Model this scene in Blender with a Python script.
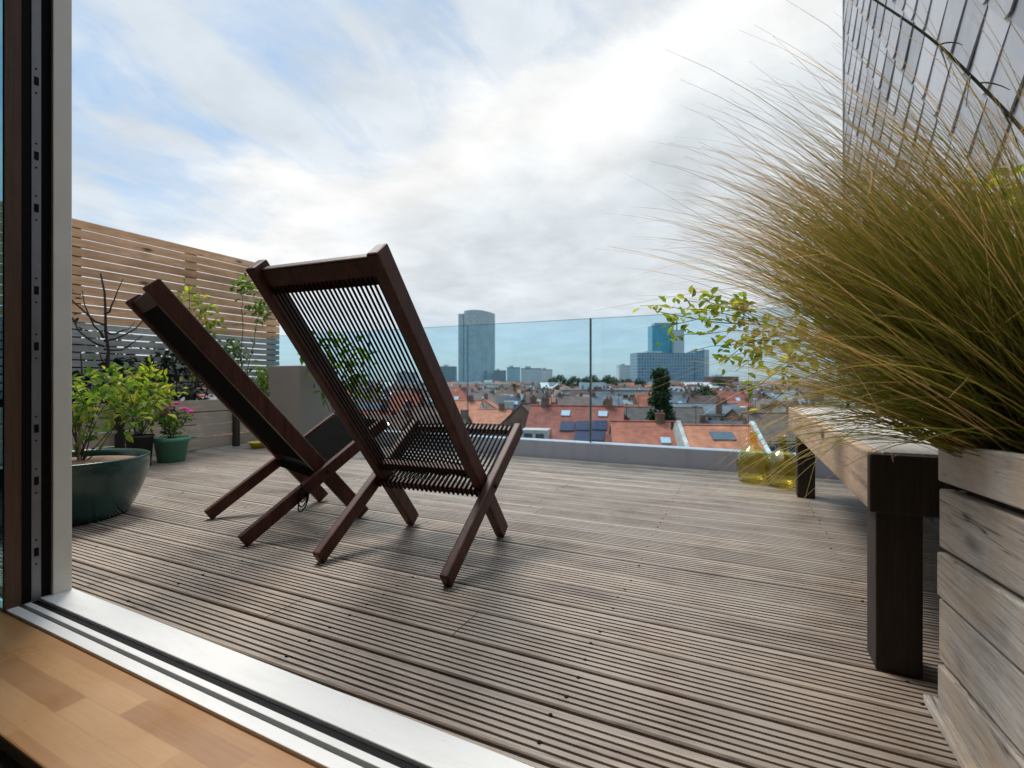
import bpy, math, random
from math import sin, cos, pi, radians, atan2, sqrt
from mathutils import Vector, Matrix
random.seed(7)
S = bpy.context.scene
COL = S.collection
for o in list(bpy.data.objects): bpy.data.objects.remove(o)

# ------------------------------------------------------------------ camera
H = 0.60; FPX = 485.0; YAW = radians(25.2); HOR = 380.0
cam = bpy.data.cameras.new('camera'); camo = bpy.data.objects.new('camera', cam); COL.objects.link(camo)
camo.location = (0, 0, H); camo.rotation_euler = (pi/2, 0, YAW)
cam.sensor_width = 36; cam.lens = FPX/1024*36; cam.shift_y = -4/1024
cam.clip_start = 0.02; cam.clip_end = 20000
cam.dof.use_dof = True; cam.dof.focus_distance = 1.35; cam.dof.aperture_fstop = 5.0
S.camera = camo
FW = Vector((-sin(YAW), cos(YAW), 0)); RT = Vector((cos(YAW), sin(YAW), 0))
def P(x, y, d):                      # real place of a photo point at forward distance d
    return FW*d + RT*((x-512)/FPX*d) + Vector((0, 0, H+(HOR-y)/FPX*d))

# ------------------------------------------------------------------ world, sun, exposure
SUN_EL, SUN_AZ = radians(60), radians(-62)      # azimuth clockwise from +Y
sd = Vector((sin(SUN_AZ)*cos(SUN_EL), cos(SUN_AZ)*cos(SUN_EL), sin(SUN_EL)))
W = bpy.data.worlds.new('World'); S.world = W; W.use_nodes = True
nt = W.node_tree; N = nt.nodes; L = nt.links
N.clear()
class G:                             # small node helper
    def __init__(s, nt): s.nt = nt
    def n(s, t, **k):
        x = s.nt.nodes.new(t)
        for a, v in k.items(): setattr(x, a, v)
        return x
    def set(s, sock, v):
        if isinstance(v, bpy.types.NodeSocket): s.nt.links.new(v, sock)
        elif v is not None: sock.default_value = v
    def m(s, op, a, b=None, c=None, clamp=False):
        x = s.n('ShaderNodeMath', operation=op, use_clamp=clamp)
        s.set(x.inputs[0], a); s.set(x.inputs[1], b)
        if c is not None: s.set(x.inputs[2], c)
        return x.outputs[0]
    def v(s, op, a, b=None):
        x = s.n('ShaderNodeVectorMath', operation=op)
        s.set(x.inputs[0], a)
        if b is not None: s.set(x.inputs[1], b)
        return x.outputs['Value'] if op in ('DOT_PRODUCT', 'LENGTH') else x.outputs[0]
    def mix(s, f, a, b, blend='MIX'):
        x = s.n('ShaderNodeMix', data_type='RGBA', blend_type=blend)
        s.set(x.inputs[0], f); s.set(x.inputs[6], a); s.set(x.inputs[7], b)
        return x.outputs[2]
    def noise(s, vec, scale, detail=4, rough=.55, dist=0, out='Fac'):
        x = s.n('ShaderNodeTexNoise')
        if vec is not None: s.set(x.inputs['Vector'], vec)
        x.inputs['Scale'].default_value = scale; x.inputs['Detail'].default_value = detail
        x.inputs['Roughness'].default_value = rough; x.inputs['Distortion'].default_value = dist
        return x.outputs[out]
    def ramp(s, f, pts, interp='LINEAR'):
        x = s.n('ShaderNodeValToRGB'); x.color_ramp.interpolation = interp
        e = x.color_ramp.elements
        while len(e) < len(pts): e.new(.5)
        for i, (p, c) in enumerate(pts):
            e[i].position = p
            e[i].color = (c, c, c, 1) if isinstance(c, (int, float)) else (*c, 1)
        s.set(x.inputs[0], f)
        return x.outputs[0]
    def mapv(s, vec, scale=(1, 1, 1), loc=(0, 0, 0), rot=(0, 0, 0)):
        x = s.n('ShaderNodeMapping'); s.set(x.inputs[0], vec)
        x.inputs['Location'].default_value = loc; x.inputs['Rotation'].default_value = rot; x.inputs['Scale'].default_value = scale
        return x.outputs[0]
g = G(nt)
sky = g.n('ShaderNodeTexSky', sky_type='NISHITA'); sky.sun_disc = False
sky.sun_elevation = SUN_EL; sky.sun_rotation = SUN_AZ; sky.air_density = 1.0; sky.dust_density = 1.2; sky.ozone_density = 2.0
SKY_STR = 0.12
D = g.n('ShaderNodeTexCoord').outputs['Generated']
sep = g.n('ShaderNodeSeparateXYZ'); g.set(sep.inputs[0], D)
zc = g.m('MAXIMUM', sep.outputs[2], 0.0)
inv = g.m('DIVIDE', 1.0, g.m('ADD', zc, 0.16))
pl = g.v('SCALE', D); g.nt.links.new(inv, pl.node.inputs['Scale'])
def dirpx(x, y): return (FW + RT*((x-512)/FPX) + Vector((0, 0, (HOR-y)/FPX))).normalized()
n_band = dirpx(190, 265).cross(dirpx(770, -30)).normalized()      # plane of the bright cloud bank; + side = left / up
bd = g.v('DOT_PRODUCT', D, tuple(n_band))
if dirpx(200, 60).dot(n_band) < 0: n_band = -n_band
bd = g.v('DOT_PRODUCT', D, tuple(n_band))
n1 = g.noise(g.mapv(pl, (1.0, 1.0, 1.0), loc=(3.1, 1.7, 0)), 1.15, 8, .58, .35)
n2 = g.noise(g.mapv(pl, (1.7, .8, 1.0), loc=(9.3, 4.2, 0), rot=(0, 0, .5)), 2.4, 7, .6, .5)
n3 = g.noise(g.mapv(pl, (1, 1, 1), loc=(1.3, 7.2, 0)), 3.2, 6, .55, .2)
wob = g.m('MULTIPLY', g.m('SUBTRACT', n1, .5), .55)
bw = g.m('ADD', bd, wob)
bank = g.ramp(bw, [(0.0, 1.0), (.06, 1.0), (.19, 0.0)])                    # right of the bank everything is overcast
thin = g.ramp(g.m('ADD', g.m('MULTIPLY', n1, .55), g.m('MULTIPLY', n2, .5)), [(.46, .0), (.59, .90)])
cover = g.m('MAXIMUM', bank, g.m('MULTIPLY', thin, .93))
haze = g.ramp(zc, [(0.0, .10), (.03, .22), (.09, .40), (.15, .62), (.22, .35), (.32, 0.0)])
cover = g.m('MAXIMUM', cover, 0.0)
hz2 = g.ramp(zc, [(.0, .35), (.08, .55), (.16, 1.0)])                           # lower sky: clearer strip under the cloud base
cover = g.m('MULTIPLY', cover, hz2)
cover = g.m('MAXIMUM', cover, haze)
glow = g.ramp(g.m('ABSOLUTE', g.m('ADD', bw, -.005)), [(0.0, 1.0), (.20, 0.0)])   # brightest billows along the bank
tone = g.m('ADD', g.m('ADD', .635, g.m('MULTIPLY', glow, .19)), g.m('MULTIPLY', g.m('SUBTRACT', n3, .5), .42))
cl = g.mix(g.m('MULTIPLY', glow, 1.0), (.93, .995, 1.045, 1), (1.0, 1.0, .99, 1))
cs = g.v('SCALE', cl); g.nt.links.new(g.m('MULTIPLY', tone, 1.0), cs.node.inputs['Scale'])
skl = g.v('SCALE', sky.outputs[0]); skl.node.inputs['Scale'].default_value = SKY_STR*1.0
skl = g.mix(.45, skl, (.30, .48, .62, 1))
col = g.mix(cover, skl, cs)
zen = g.ramp(sep.outputs[2], [(.62, 0.0), (.92, 1.0)])                      # sky above the view boosted for soft fill, brightest overhead like an overcast dome
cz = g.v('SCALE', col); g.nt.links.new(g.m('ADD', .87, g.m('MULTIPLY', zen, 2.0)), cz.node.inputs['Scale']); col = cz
bg = g.n('ShaderNodeBackground'); bg.inputs['Strength'].default_value = 1.0
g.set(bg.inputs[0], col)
wo = g.n('ShaderNodeOutputWorld'); L.new(bg.outputs[0], wo.inputs[0])
sun = bpy.data.lights.new('sun', 'SUN'); sun.energy = 2.3; sun.angle = radians(19); sun.color = (1, .95, .87)
suno = bpy.data.objects.new('sun', sun); COL.objects.link(suno)
suno.rotation_euler = (-sd).to_track_quat('-Z', 'Y').to_euler(); suno.location = (-6, 3, 12)
S.view_settings.view_transform = 'Standard'; S.view_settings.look = 'None'
S.view_settings.exposure = 0.5; S.view_settings.gamma = 1; S.view_settings.use_curve_mapping = False
S.render.engine = 'CYCLES'
S.cycles.transparent_max_bounces = 24; S.cycles.max_bounces = 8

# ------------------------------------------------------------------ mesh helpers
class MB:
    def __init__(s): s.v = []; s.f = []; s.mi = []; s.uv = None; s.sm = []
    def add(s, vs, fs, mi=0, smooth=False):
        b = len(s.v); s.v += [tuple(v) for v in vs]
        for f in fs: s.f.append(tuple(i+b for i in f)); s.mi.append(mi); s.sm.append(smooth)
    def box(s, lo, hi, mi=0, M=None):
        x0, y0, z0 = lo; x1, y1, z1 = hi
        vs = [Vector(p) for p in ((x0,y0,z0),(x1,y0,z0),(x1,y1,z0),(x0,y1,z0),(x0,y0,z1),(x1,y0,z1),(x1,y1,z1),(x0,y1,z1))]
        if M is not None: vs = [M @ v for v in vs]
        s.add(vs, [(0,3,2,1),(4,5,6,7),(0,1,5,4),(1,2,6,5),(2,3,7,6),(3,0,4,7)], mi)
    def bar(s, p, q, w, h, side=Vector((1,0,0)), mi=0):            # w along side, h across it
        p = Vector(p); q = Vector(q); d = (q-p).normalized(); side = Vector(side)
        a = (side - d*side.dot(d)).normalized(); b = d.cross(a)
        vs = [e + a*(i*w/2) + b*(j*h/2) for e in (p, q) for i, j in ((-1,-1),(1,-1),(1,1),(-1,1))]
        s.add(vs, [(3,2,1,0),(4,5,6,7),(0,1,5,4),(1,2,6,5),(2,3,7,6),(3,0,4,7)], mi)
    def tube(s, pts, r, n=6, mi=0, cap=True):
        pts = [Vector(p) for p in pts]; k = len(pts)
        rs = r if isinstance(r, (list, tuple)) else [r]*k
        vs = []; ref = None
        for i in range(k):
            d = (pts[min(i+1, k-1)]-pts[max(i-1, 0)]).normalized()
            if ref is None: ref = d.orthogonal().normalized()
            a = (ref-d*ref.dot(d)).normalized(); ref = a; b = d.cross(a)
            for j in range(n):
                t = 2*pi*j/n; vs.append(pts[i]+(a*cos(t)+b*sin(t))*rs[i])
        fs = [(i*n+j, i*n+(j+1) % n, (i+1)*n+(j+1) % n, (i+1)*n+j) for i in range(k-1) for j in range(n)]
        if cap: fs += [tuple(range(n-1, -1, -1)), tuple((k-1)*n+j for j in range(n))]
        s.add(vs, fs, mi, True)
    def lathe(s, prof, n=40, c=(0,0,0), mi=0):
        c = Vector(c); vs = []; k = len(prof)
        for r, z in prof:
            for j in range(n): t = 2*pi*j/n; vs.append(c+Vector((r*cos(t), r*sin(t), z)))
        fs = [(i*n+j, i*n+(j+1) % n, (i+1)*n+(j+1) % n, (i+1)*n+j) for i in range(k-1) for j in range(n)]
        s.add(vs, fs, mi, True)
    def leaf(s, p, d, up, ln, w, fold=.25, mi=0):
        d = Vector(d).normalized(); a = d.cross(Vector(up))
        a = a.normalized() if a.length > 1e-4 else d.orthogonal().normalized()
        n_ = a.cross(d); p = Vector(p)
        b = p; t = p+d*ln-n_*ln*.12
        m = n_*w*fold
        s.add([b, p+d*ln*.3-a*w*.46+m, p+d*ln*.68-a*w*.36+m, t, p+d*ln*.68+a*w*.36+m, p+d*ln*.3+a*w*.46+m], [(0,3,2,1),(0,5,4,3)], mi)
    def build(s, name, mats, parent=None, bevel=0, smooth=None):
        me = bpy.data.meshes.new(name); me.from_pydata(s.v, [], s.f); me.update()
        for m in (mats if isinstance(mats, (list, tuple)) else [mats]): me.materials.append(m)
        me.polygons.foreach_set('material_index', s.mi)
        me.polygons.foreach_set('use_smooth', [bool(x) for x in s.sm] if smooth is None else [smooth]*len(s.f))
        if s.uv:
            l = me.uv_layers.new(name='UVMap'); vi = [0]*len(me.loops); me.loops.foreach_get('vertex_index', vi)
            fl = []
            for i in vi: fl += s.uv[i]
            l.data.foreach_set('uv', fl)
        o = bpy.data.objects.new(name, me); COL.objects.link(o)
        if parent: o.parent = parent
        if bevel:
            b = o.modifiers.new('bevel', 'BEVEL'); b.width = bevel; b.segments = 2; b.limit_method = 'ANGLE'; b.angle_limit = radians(40)
        return o
def tag(o, label=None, cat=None, group=None, kind=None):
    if label: o['label'] = label
    if cat: o['category'] = cat
    if group: o['group'] = group
    if kind: o['kind'] = kind
    return o
def thing(name, label, cat, loc=(0,0,0), rz=0, group=None):
    o = bpy.data.objects.new(name, None); COL.objects.link(o); o.empty_display_size = .1
    o.location = loc; o.rotation_euler = (0, 0, rz)
    return tag(o, label, cat, group)
def kids(o): return [c for c in bpy.data.objects if c.parent == o]
def copy_tree(o, parent=None):
    ch = list(o.children)
    c = o.copy(); COL.objects.link(c)
    if parent: c.parent = parent
    for k in ch: copy_tree(k, c)
    return c

# ------------------------------------------------------------------ materials
def mat(name, build):
    m = bpy.data.materials.new(name); m.use_nodes = True
    m.node_tree.nodes.clear(); q = G(m.node_tree)
    sh = build(q); out = q.n('ShaderNodeOutputMaterial'); m.node_tree.links.new(sh, out.inputs[0])
    return m
def pbsdf(q, col, rough=.6, spec=.5, metal=0, bump=None, bs=.3, bd=.01, **k):
    b = q.n('ShaderNodeBsdfPrincipled')
    q.set(b.inputs['Base Color'], col if not isinstance(col, tuple) or len(col) == 4 else (*col, 1))
    q.set(b.inputs['Roughness'], rough); q.set(b.inputs['Metallic'], metal); q.set(b.inputs['Specular IOR Level'], spec)
    for a, v in k.items(): q.set(b.inputs[a.replace('_', ' ')], v)
    if bump is not None:
        x = q.n('ShaderNodeBump'); x.inputs['Strength'].default_value = bs; x.inputs['Distance'].default_value = bd
        q.set(x.inputs['Height'], bump); q.set(b.inputs['Normal'], x.outputs[0])
    return b.outputs[0]
def isl(q): return q.n('ShaderNodeNewGeometry').outputs['Random Per Island']
def obj(q): return q.n('ShaderNodeTexCoord').outputs['Object']
def plain(name, c, rough=.6, var=.12, scale=20, spec=.5, metal=0):
    def f(q):
        n = q.noise(obj(q), scale, 5, .6)
        a = tuple(x*(1-var) for x in c); b = tuple(min(1, x*(1+var)) for x in c)
        return pbsdf(q, q.ramp(n, [(.3, a), (.7, b)]), rough, spec, metal, n, .15, .003)
    return mat(name, f)
def wood(name, dark, mid, light, axis='x', rough=.65, rings=14, knots=False, isl_var=.35, spec=.35, bs=.35, scale=1.0, grey=None, cracks=0):
    st = {'x': (.06, 1, 1), 'y': (1, .06, 1), 'z': (1, 1, .06)}[axis]
    def f(q):
        co = obj(q); r = isl(q)
        off = q.n('ShaderNodeCombineXYZ'); q.set(off.inputs[0], q.m('MULTIPLY', r, 31.7)); q.set(off.inputs[1], q.m('MULTIPLY', r, 17.3)); q.set(off.inputs[2], q.m('MULTIPLY', r, 7.9))
        v = q.v('ADD', co, off.outputs[0])
        v = q.mapv(v, tuple(x*scale for x in st))
        big = q.noise(v, rings, 3, .55, .35)
        fine = q.noise(q.mapv(v, (1, 1, 1)), rings*9, 4, .65)
        stain = q.noise(co, 5.5*scale, 5, .62, .4)
        t = q.m('ADD', q.m('MULTIPLY', big, .55), q.m('MULTIPLY', fine, .45))
        c = q.ramp(t, [(.33, dark), (.5, mid), (.68, light)])
        br = q.m('ADD', q.m('MULTIPLY', q.m('SUBTRACT', r, .5), isl_var*2), 1.0)
        br = q.m('MULTIPLY', br, q.m('ADD', q.m('MULTIPLY', stain, .9), .55))
        cs = q.v('SCALE', c); q.nt.links.new(br, cs.node.inputs['Scale'])
        if grey:
            cs = q.mix(q.ramp(q.noise(co, 3.1*scale, 5, .6, .6), [(.42, 0.0), (.62, .8)]), cs, (*grey, 1))
        if cracks:
            ck = q.m('ABSOLUTE', q.m('SUBTRACT', q.noise(q.mapv(v, tuple(.45 if x < 1 else 1 for x in st)), rings*2.2, 2, .5, .3), .5))
            mk = q.ramp(q.noise(q.mapv(v, (1, 1, 1), (5, 3, 2)), rings*.5, 3, .6), [(.42, 0.0), (.60, 1.0)])
            cs = q.mix(q.m('MULTIPLY', q.m('MULTIPLY', q.ramp(ck, [(.004, 1.0), (.020, 0.0)]), mk), cracks), cs, tuple(x*.28 for x in dark)+(1,))
        if knots:
            w = q.n('ShaderNodeTexVoronoi'); q.set(w.inputs['Vector'], q.mapv(q.v('ADD', co, off.outputs[0]), tuple(.38 if x < 1 else 1 for x in st))); w.inputs['Scale'].default_value = 7.5
            k = q.ramp(w.outputs['Distance'], [(.07, 1.0), (.16, 0.0)])
            cs = q.mix(k, cs, tuple(x*.35 for x in dark)+(1,))
        return pbsdf(q, cs, rough, spec, 0, t, bs, .002)
    return mat(name, f)
def leafm(name, cols, trans=.35, rough=.5):
    def f(q):
        n = len(cols)
        c = q.ramp(isl(q), [((i+.5)/n, x) for i, x in enumerate(cols)])
        b = pbsdf(q, c, rough, .4)
        t = q.n('ShaderNodeBsdfTranslucent')
        q.set(t.inputs[0], q.mix(1.0, c, (1.5, 1.6, .7, 1), 'MULTIPLY'))
        m = q.n('ShaderNodeMixShader'); m.inputs[0].default_value = trans
        q.nt.links.new(b, m.inputs[1]); q.nt.links.new(t.outputs[0], m.inputs[2])
        return m.outputs[0]
    return mat(name, f)
def tintglass(name, tint, rough=0.0, refl=1.0, ior=1.45):
    def f(q):
        t = q.n('ShaderNodeBsdfTransparent'); t.inputs[0].default_value = (*tint, 1)
        gl = q.n('ShaderNodeBsdfGlossy'); gl.inputs['Roughness'].default_value = rough
        lw = q.n('ShaderNodeLayerWeight'); lw.inputs[0].default_value = .5
        fr = q.m('ADD', .035, q.m('MULTIPLY', q.m('POWER', lw.outputs['Facing'], 5.0), .9))
        m = q.n('ShaderNodeMixShader'); q.set(m.inputs[0], q.m('MULTIPLY', fr, refl))
        q.nt.links.new(t.outputs[0], m.inputs[1]); q.nt.links.new(gl.outputs[0], m.inputs[2])
        return m.outputs[0]
    return mat(name, f)
M = {}
M['deck'] = wood('deck_wood', (.115,.083,.062), (.265,.207,.162), (.40,.33,.265), 'x', .46, 22, isl_var=.24, cracks=.6, grey=(.30,.252,.21), bs=.5, spec=.6)
M['chair'] = wood('dark_hardwood', (.030,.009,.0055), (.070,.021,.012), (.125,.044,.026), 'z', .5, 30, isl_var=.2, spec=.3)
M['rope'] = plain('black_rope', (.010,.009,.009), .9, .3, 200, spec=.15)
M['pine'] = wood('larch_slats', (.36,.19,.09), (.60,.345,.195), (.76,.50,.32), 'y', .6, 18, isl_var=.2, knots=True)
M['greyslat'] = wood('grey_slats', (.19,.185,.18), (.31,.305,.29), (.44,.43,.41), 'y', .7, 18, isl_var=.25)
M['planter'] = wood('weathered_planter_boards', (.22,.165,.115), (.43,.34,.26), (.58,.49,.39), 'y', .75, 18, isl_var=.3, grey=(.36,.30,.245))
M['pallet'] = wood('old_pallet_boards', (.20,.175,.15), (.43,.40,.365), (.60,.58,.54), 'y', .85, 24, knots=True, isl_var=.12, scale=1.4, grey=(.43,.335,.245), bs=1.0, cracks=.9)
M['bench'] = wood('bench_boards', (.19,.125,.085), (.43,.315,.225), (.60,.47,.36), 'y', .75, 26, knots=True, isl_var=.1, scale=1.2, grey=(.42,.26,.16), bs=.6, cracks=.8)
M['benchtop'] = wood('bench_seat_boards', (.25,.22,.195), (.42,.385,.35), (.56,.53,.50), 'y', .65, 16, isl_var=.12, bs=.6)
M['benchleg'] = wood('post_and_shaded_bench_timber', (.022,.015,.011), (.042,.030,.022), (.075,.054,.041), 'z', .75, 16)  # bench ends and legs carry shade in this colour; posts are plain dark timber
def whitem(q):
    co = obj(q)
    d1 = q.ramp(q.noise(q.mapv(co, (1, 6, 1)), 4, 6, .7), [(.50, 0.0), (.75, .35)]); d2 = q.ramp(q.noise(co, 220, 3, .7), [(.66, 0.0), (.74, .5)])
    c = q.mix(d2, q.mix(d1, (.75,.745,.73,1), (.50,.48,.44,1)), (.30,.27,.23,1))
    return pbsdf(q, c, .42, .45)
M['white'] = mat('white_sill', whitem)
M['alu'] = plain('grey_aluminium', (.76,.73,.66), .45, .04, 9)
M['steel'] = plain('steel_strip', (.20,.20,.215), .38, .06, 40, metal=.6)
M['black'] = plain('black_gasket', (.005,.005,.005), .8, .2, 30, spec=.15)
M['track'] = plain('dark_track', (.012,.012,.013), .75, .2, 60, spec=.15)
def copem(q):
    co = obj(q)
    st = q.noise(q.mapv(co, (1, 1, .12)), 9, 5, .65); n = q.noise(co, 2.2, 6, .6)
    c = q.mix(q.ramp(st, [(.5, 0.0), (.72, .4)]), q.ramp(n, [(.3, (.42,.415,.45)), (.7, (.49,.485,.515))]), (.27,.265,.27,1))
    return pbsdf(q, c, .6, .4)
M['coping'] = mat('grey_coping', copem)
M['plaster'] = plain('white_plaster', (.55,.54,.52), .85, .06, 4)
M['indoor'] = plain('indoor_paint', (.35,.31,.27), .85, .05, 4)
M['darkfloor'] = wood('dark_floorboards', (.012,.009,.007), (.02,.015,.012), (.03,.022,.017), 'x', .5, 10)
M['doorwood'] = wood('brown_door_wood', (.045,.024,.012), (.085,.046,.024), (.12,.07,.038), 'z', .5, 14)
M['taupe'] = plain('taupe_planter', (.29,.25,.22), .7, .05, 4)
M['glaze'] = plain('green_glaze', (.010,.050,.043), .16, .25, 7, spec=.6)
M['glaze2'] = plain('teal_pot', (.02,.17,.15), .3, .12, 12)
M['greenpot'] = plain('green_plastic', (.075,.23,.15), .45, .12, 12)
M['blackpot'] = plain('black_plastic', (.015,.015,.015), .5, .2, 12)
M['yellow'] = plain('yellow_plastic', (.55,.40,.02), .45, .15, 12)
M['soil'] = plain('dry_soil', (.20,.125,.075), .95, .45, 60)
M['darksoil'] = plain('dark_soil', (.05,.035,.025), .95, .4, 60)
M['bark'] = plain('twig_bark', (.075,.05,.035), .8, .3, 60)
M['darkbark'] = plain('dark_twig', (.022,.014,.012), .8, .3, 60)
M['cane'] = plain('pale_cane', (.42,.34,.22), .7, .2, 40)
M['greenstem'] = plain('green_stem', (.03,.045,.015), .6, .3, 60)
M['leaf_mid'] = leafm('mid_leaves', [(.035,.09,.015), (.07,.16,.02), (.12,.22,.03), (.20,.28,.04)])
M['leaf_mid2'] = leafm('light_leaves', [(.05,.12,.02), (.10,.20,.03), (.17,.27,.05), (.30,.30,.05)], .4)
M['leaf_bright'] = leafm('bright_leaves', [(.12,.20,.02), (.20,.29,.03), (.31,.37,.045), (.44,.41,.07)], .5)
M['leaf_dark'] = leafm('dark_leaves', [(.006,.016,.008), (.010,.024,.010), (.018,.035,.013)], .12)
M['leaf_red'] = leafm('dark_red_leaves', [(.03,.012,.01), (.06,.02,.014)], .2)
M['petal'] = leafm('pink_petals', [(.55,.09,.45), (.68,.16,.58), (.72,.28,.62)], .3)
M['leaf_city'] = leafm('town_leaves', [(.02,.05,.018), (.03,.07,.02), (.05,.09,.028), (.018,.04,.016)], .2)
M['glass'] = tintglass('tinted_glass', (.82,.94,.985), 0, .8)
M['paneglass'] = tintglass('door_glass', (.55,.8,.85), 0, 1)
M['yglass'] = tintglass('yellow_glass', (.955,.90,.56), .03, 1.9, 1.5)
M['clip2'] = tintglass('clear_joint', (.62,.75,.8), .1, 1)
M['clip'] = plain('joint_strip', (.10,.12,.13), .4, .1, 10)
def beech(q):
    co = obj(q)
    b = q.n('ShaderNodeTexBrick'); b.offset = .37; b.squash = 1; b.inputs['Scale'].default_value = 1
    b.inputs['Mortar Size'].default_value = .0005; b.inputs['Brick Width'].default_value = .30; b.inputs['Row Height'].default_value = .047
    b.inputs['Color1'].default_value = (0, 0, 0, 1); b.inputs['Color2'].default_value = (1, 1, 1, 1); b.inputs['Mortar'].default_value = (.4, .4, .4, 1); b.inputs['Bias'].default_value = 0
    q.set(b.inputs['Vector'], q.mapv(co, (1, 1, 1), (.11, .02, 0)))
    base = q.ramp(b.outputs['Color'], [(.0, (.25,.112,.038)), (.5, (.36,.18,.066)), (1.0, (.46,.26,.112))])
    gr = q.noise(q.mapv(co, (3, 60, 60)), 3, 5, .6, .8)
    c = q.mix(.28, base, q.ramp(gr, [(.3, (.30,.16,.07)), (.7, (.50,.29,.14))]), 'MIX')
    kn = q.n('ShaderNodeTexVoronoi'); kn.inputs['Scale'].default_value = 6.5; q.set(kn.inputs['Vector'], q.mapv(co, (.7, 1.8, 1)))
    c = q.mix(q.ramp(kn.outputs['Distance'], [(.03, .8), (.07, 0.0)]), c, (.10,.045,.02,1))
    return pbsdf(q, c, q.ramp(q.noise(co, 8, 4), [(.3, .24), (.7, .40)]), .5, 0, gr, .05, .001)
M['beech'] = mat('beech_staves', beech)
def slate(q):
    r = isl(q); co = obj(q)
    c = q.ramp(r, [(0, (.22,.235,.265)), (.5, (.32,.335,.37)), (1, (.43,.445,.48))])
    n = q.noise(co, 9, 6, .65)
    c = q.mix(q.ramp(n, [(.45, 0.0), (.75, .45)]), c, (.43,.435,.44,1))
    return pbsdf(q, c, .5, .5, 0, q.noise(co, 60, 4), .12, .002)
M['slate'] = mat('fibre_slates', slate)
def grassm(q):
    uv = q.n('ShaderNodeTexCoord').outputs['UV']; sp = q.n('ShaderNodeSeparateXYZ'); q.set(sp.inputs[0], uv)
    a = q.ramp(sp.outputs[1], [(0, (.15,.10,.04)), (.10, (.14,.14,.03)), (.45, (.19,.225,.04)), (.74, (.29,.285,.085)), (1, (.40,.31,.19))])
    b = q.ramp(sp.outputs[1], [(0, (.22,.14,.06)), (.2, (.24,.19,.055)), (.55, (.30,.275,.08)), (.8, (.40,.32,.16)), (1, (.48,.355,.27))])
    c = q.v('SCALE', q.mix(q.ramp(sp.outputs[0], [(.90, 0.0), (.93, .85)]), q.mix(q.ramp(sp.outputs[0], [(.25, 0.0), (.8, 1.0)]), a, b), (.58,.47,.30,1))); c.node.inputs['Scale'].default_value = 2.0
    s = pbsdf(q, c, .5, .35)
    t = q.n('ShaderNodeBsdfTranslucent'); q.set(t.inputs[0], c)
    m = q.n('ShaderNodeMixShader'); m.inputs[0].default_value = .65
    q.nt.links.new(s, m.inputs[1]); q.nt.links.new(t.outputs[0], m.inputs[2])
    return m.outputs[0]
M['grass'] = mat('grass_blades', grassm)
def roofm(name, cols, sc=1.0):
    def f(q):
        ob = q.n('ShaderNodeObjectInfo').outputs['Random']
        co = obj(q); n = q.noise(co, .9, 5, .65)
        w = q.n('ShaderNodeTexWave'); w.bands_direction = 'Z'; w.inputs['Scale'].default_value = 2.2; w.inputs['Distortion'].default_value = 1.5; q.set(w.inputs['Vector'], co)
        k = len(cols)
        c = q.ramp(ob, [((i+.5)/k, x) for i, x in enumerate(cols)], 'CONSTANT' if 0 else 'LINEAR')
        br = q.m('MULTIPLY', q.m('ADD', q.m('MULTIPLY', n, 1.9), .05), q.m('ADD', q.m('MULTIPLY', w.outputs['Fac'], .25), .85))
        cs = q.v('SCALE', c); q.nt.links.new(br, cs.node.inputs['Scale'])
        return pbsdf(q, cs, .8, .3, 0, n, .2, .05)
    return mat(name, f)
M['roof_red'] = roofm('red_roof_tiles', [(.36,.085,.05), (.40,.115,.065), (.28,.075,.05)])
M['roof_orange'] = roofm('orange_roof_tiles', [(.52,.165,.08), (.46,.15,.08)])
M['roof_brown'] = roofm('brown_roof_tiles', [(.13,.07,.05), (.20,.10,.07), (.16,.10,.08), (.10,.07,.06)])
M['roof_grey'] = roofm('grey_roof', [(.10,.10,.11), (.20,.20,.21), (.13,.12,.12), (.3,.3,.3)])
M['wall_brick'] = roofm('brick_wall', [(.22,.11,.075), (.28,.15,.10), (.18,.10,.08)])
M['wall_pale'] = roofm('rendered_wall', [(.60,.56,.50), (.66,.64,.60), (.50,.46,.41), (.55,.48,.42)])
M['win'] = plain('window_glass', (.03,.045,.055), .12, .2, 2, spec=.8)
M['panel'] = plain('solar_cells', (.008,.016,.055), .45, .2, 3, spec=.15)
M['skyl'] = plain('skylight_glass', (.35,.40,.44), .1, .1, 2, spec=.8)
M['lead'] = plain('lead_flashing', (.34,.34,.36), .6, .1, 2)
def facade(name, glassc, framec, bw=1.6, bh=3.6, mort=.25, rough=.15):
    def f(q):
        co = obj(q); sp = q.n('ShaderNodeSeparateXYZ'); q.set(sp.inputs[0], co)
        cb = q.n('ShaderNodeCombineXYZ'); q.set(cb.inputs[0], q.m('ADD', sp.outputs[0], sp.outputs[1])); q.set(cb.inputs[1], sp.outputs[2])
        b = q.n('ShaderNodeTexBrick'); b.offset = 0; b.inputs['Scale'].default_value = 1; b.inputs['Mortar Size'].default_value = mort
        b.inputs['Brick Width'].default_value = bw; b.inputs['Row Height'].default_value = bh; b.inputs['Mortar Smooth'].default_value = 0
        b.inputs['Color1'].default_value = (*[x*.75 for x in glassc], 1); b.inputs['Color2'].default_value = (*[x*1.3 for x in glassc], 1); b.inputs['Mortar'].default_value = (*framec, 1)
        q.set(b.inputs['Vector'], cb.outputs[0])
        n = q.noise(q.mapv(co, (1, 1, .35)), .09, 4, .6)
        c = q.mix(q.ramp(n, [(.4, 0.0), (.65, .5)]), b.outputs['Color'], (*[x*1.6 for x in glassc], 1))
        return pbsdf(q, c, rough, .6, 0)
    return mat(name, f)
M['tower'] = facade('tower_curtain_wall', (.22,.335,.365), (.36,.45,.47), 1.5, 3.6, .3, .25)
M['tower_dark'] = facade('tower_dark_glass', (.10,.17,.20), (.2,.27,.29), 1.5, 3.6, .25, .2)
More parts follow.
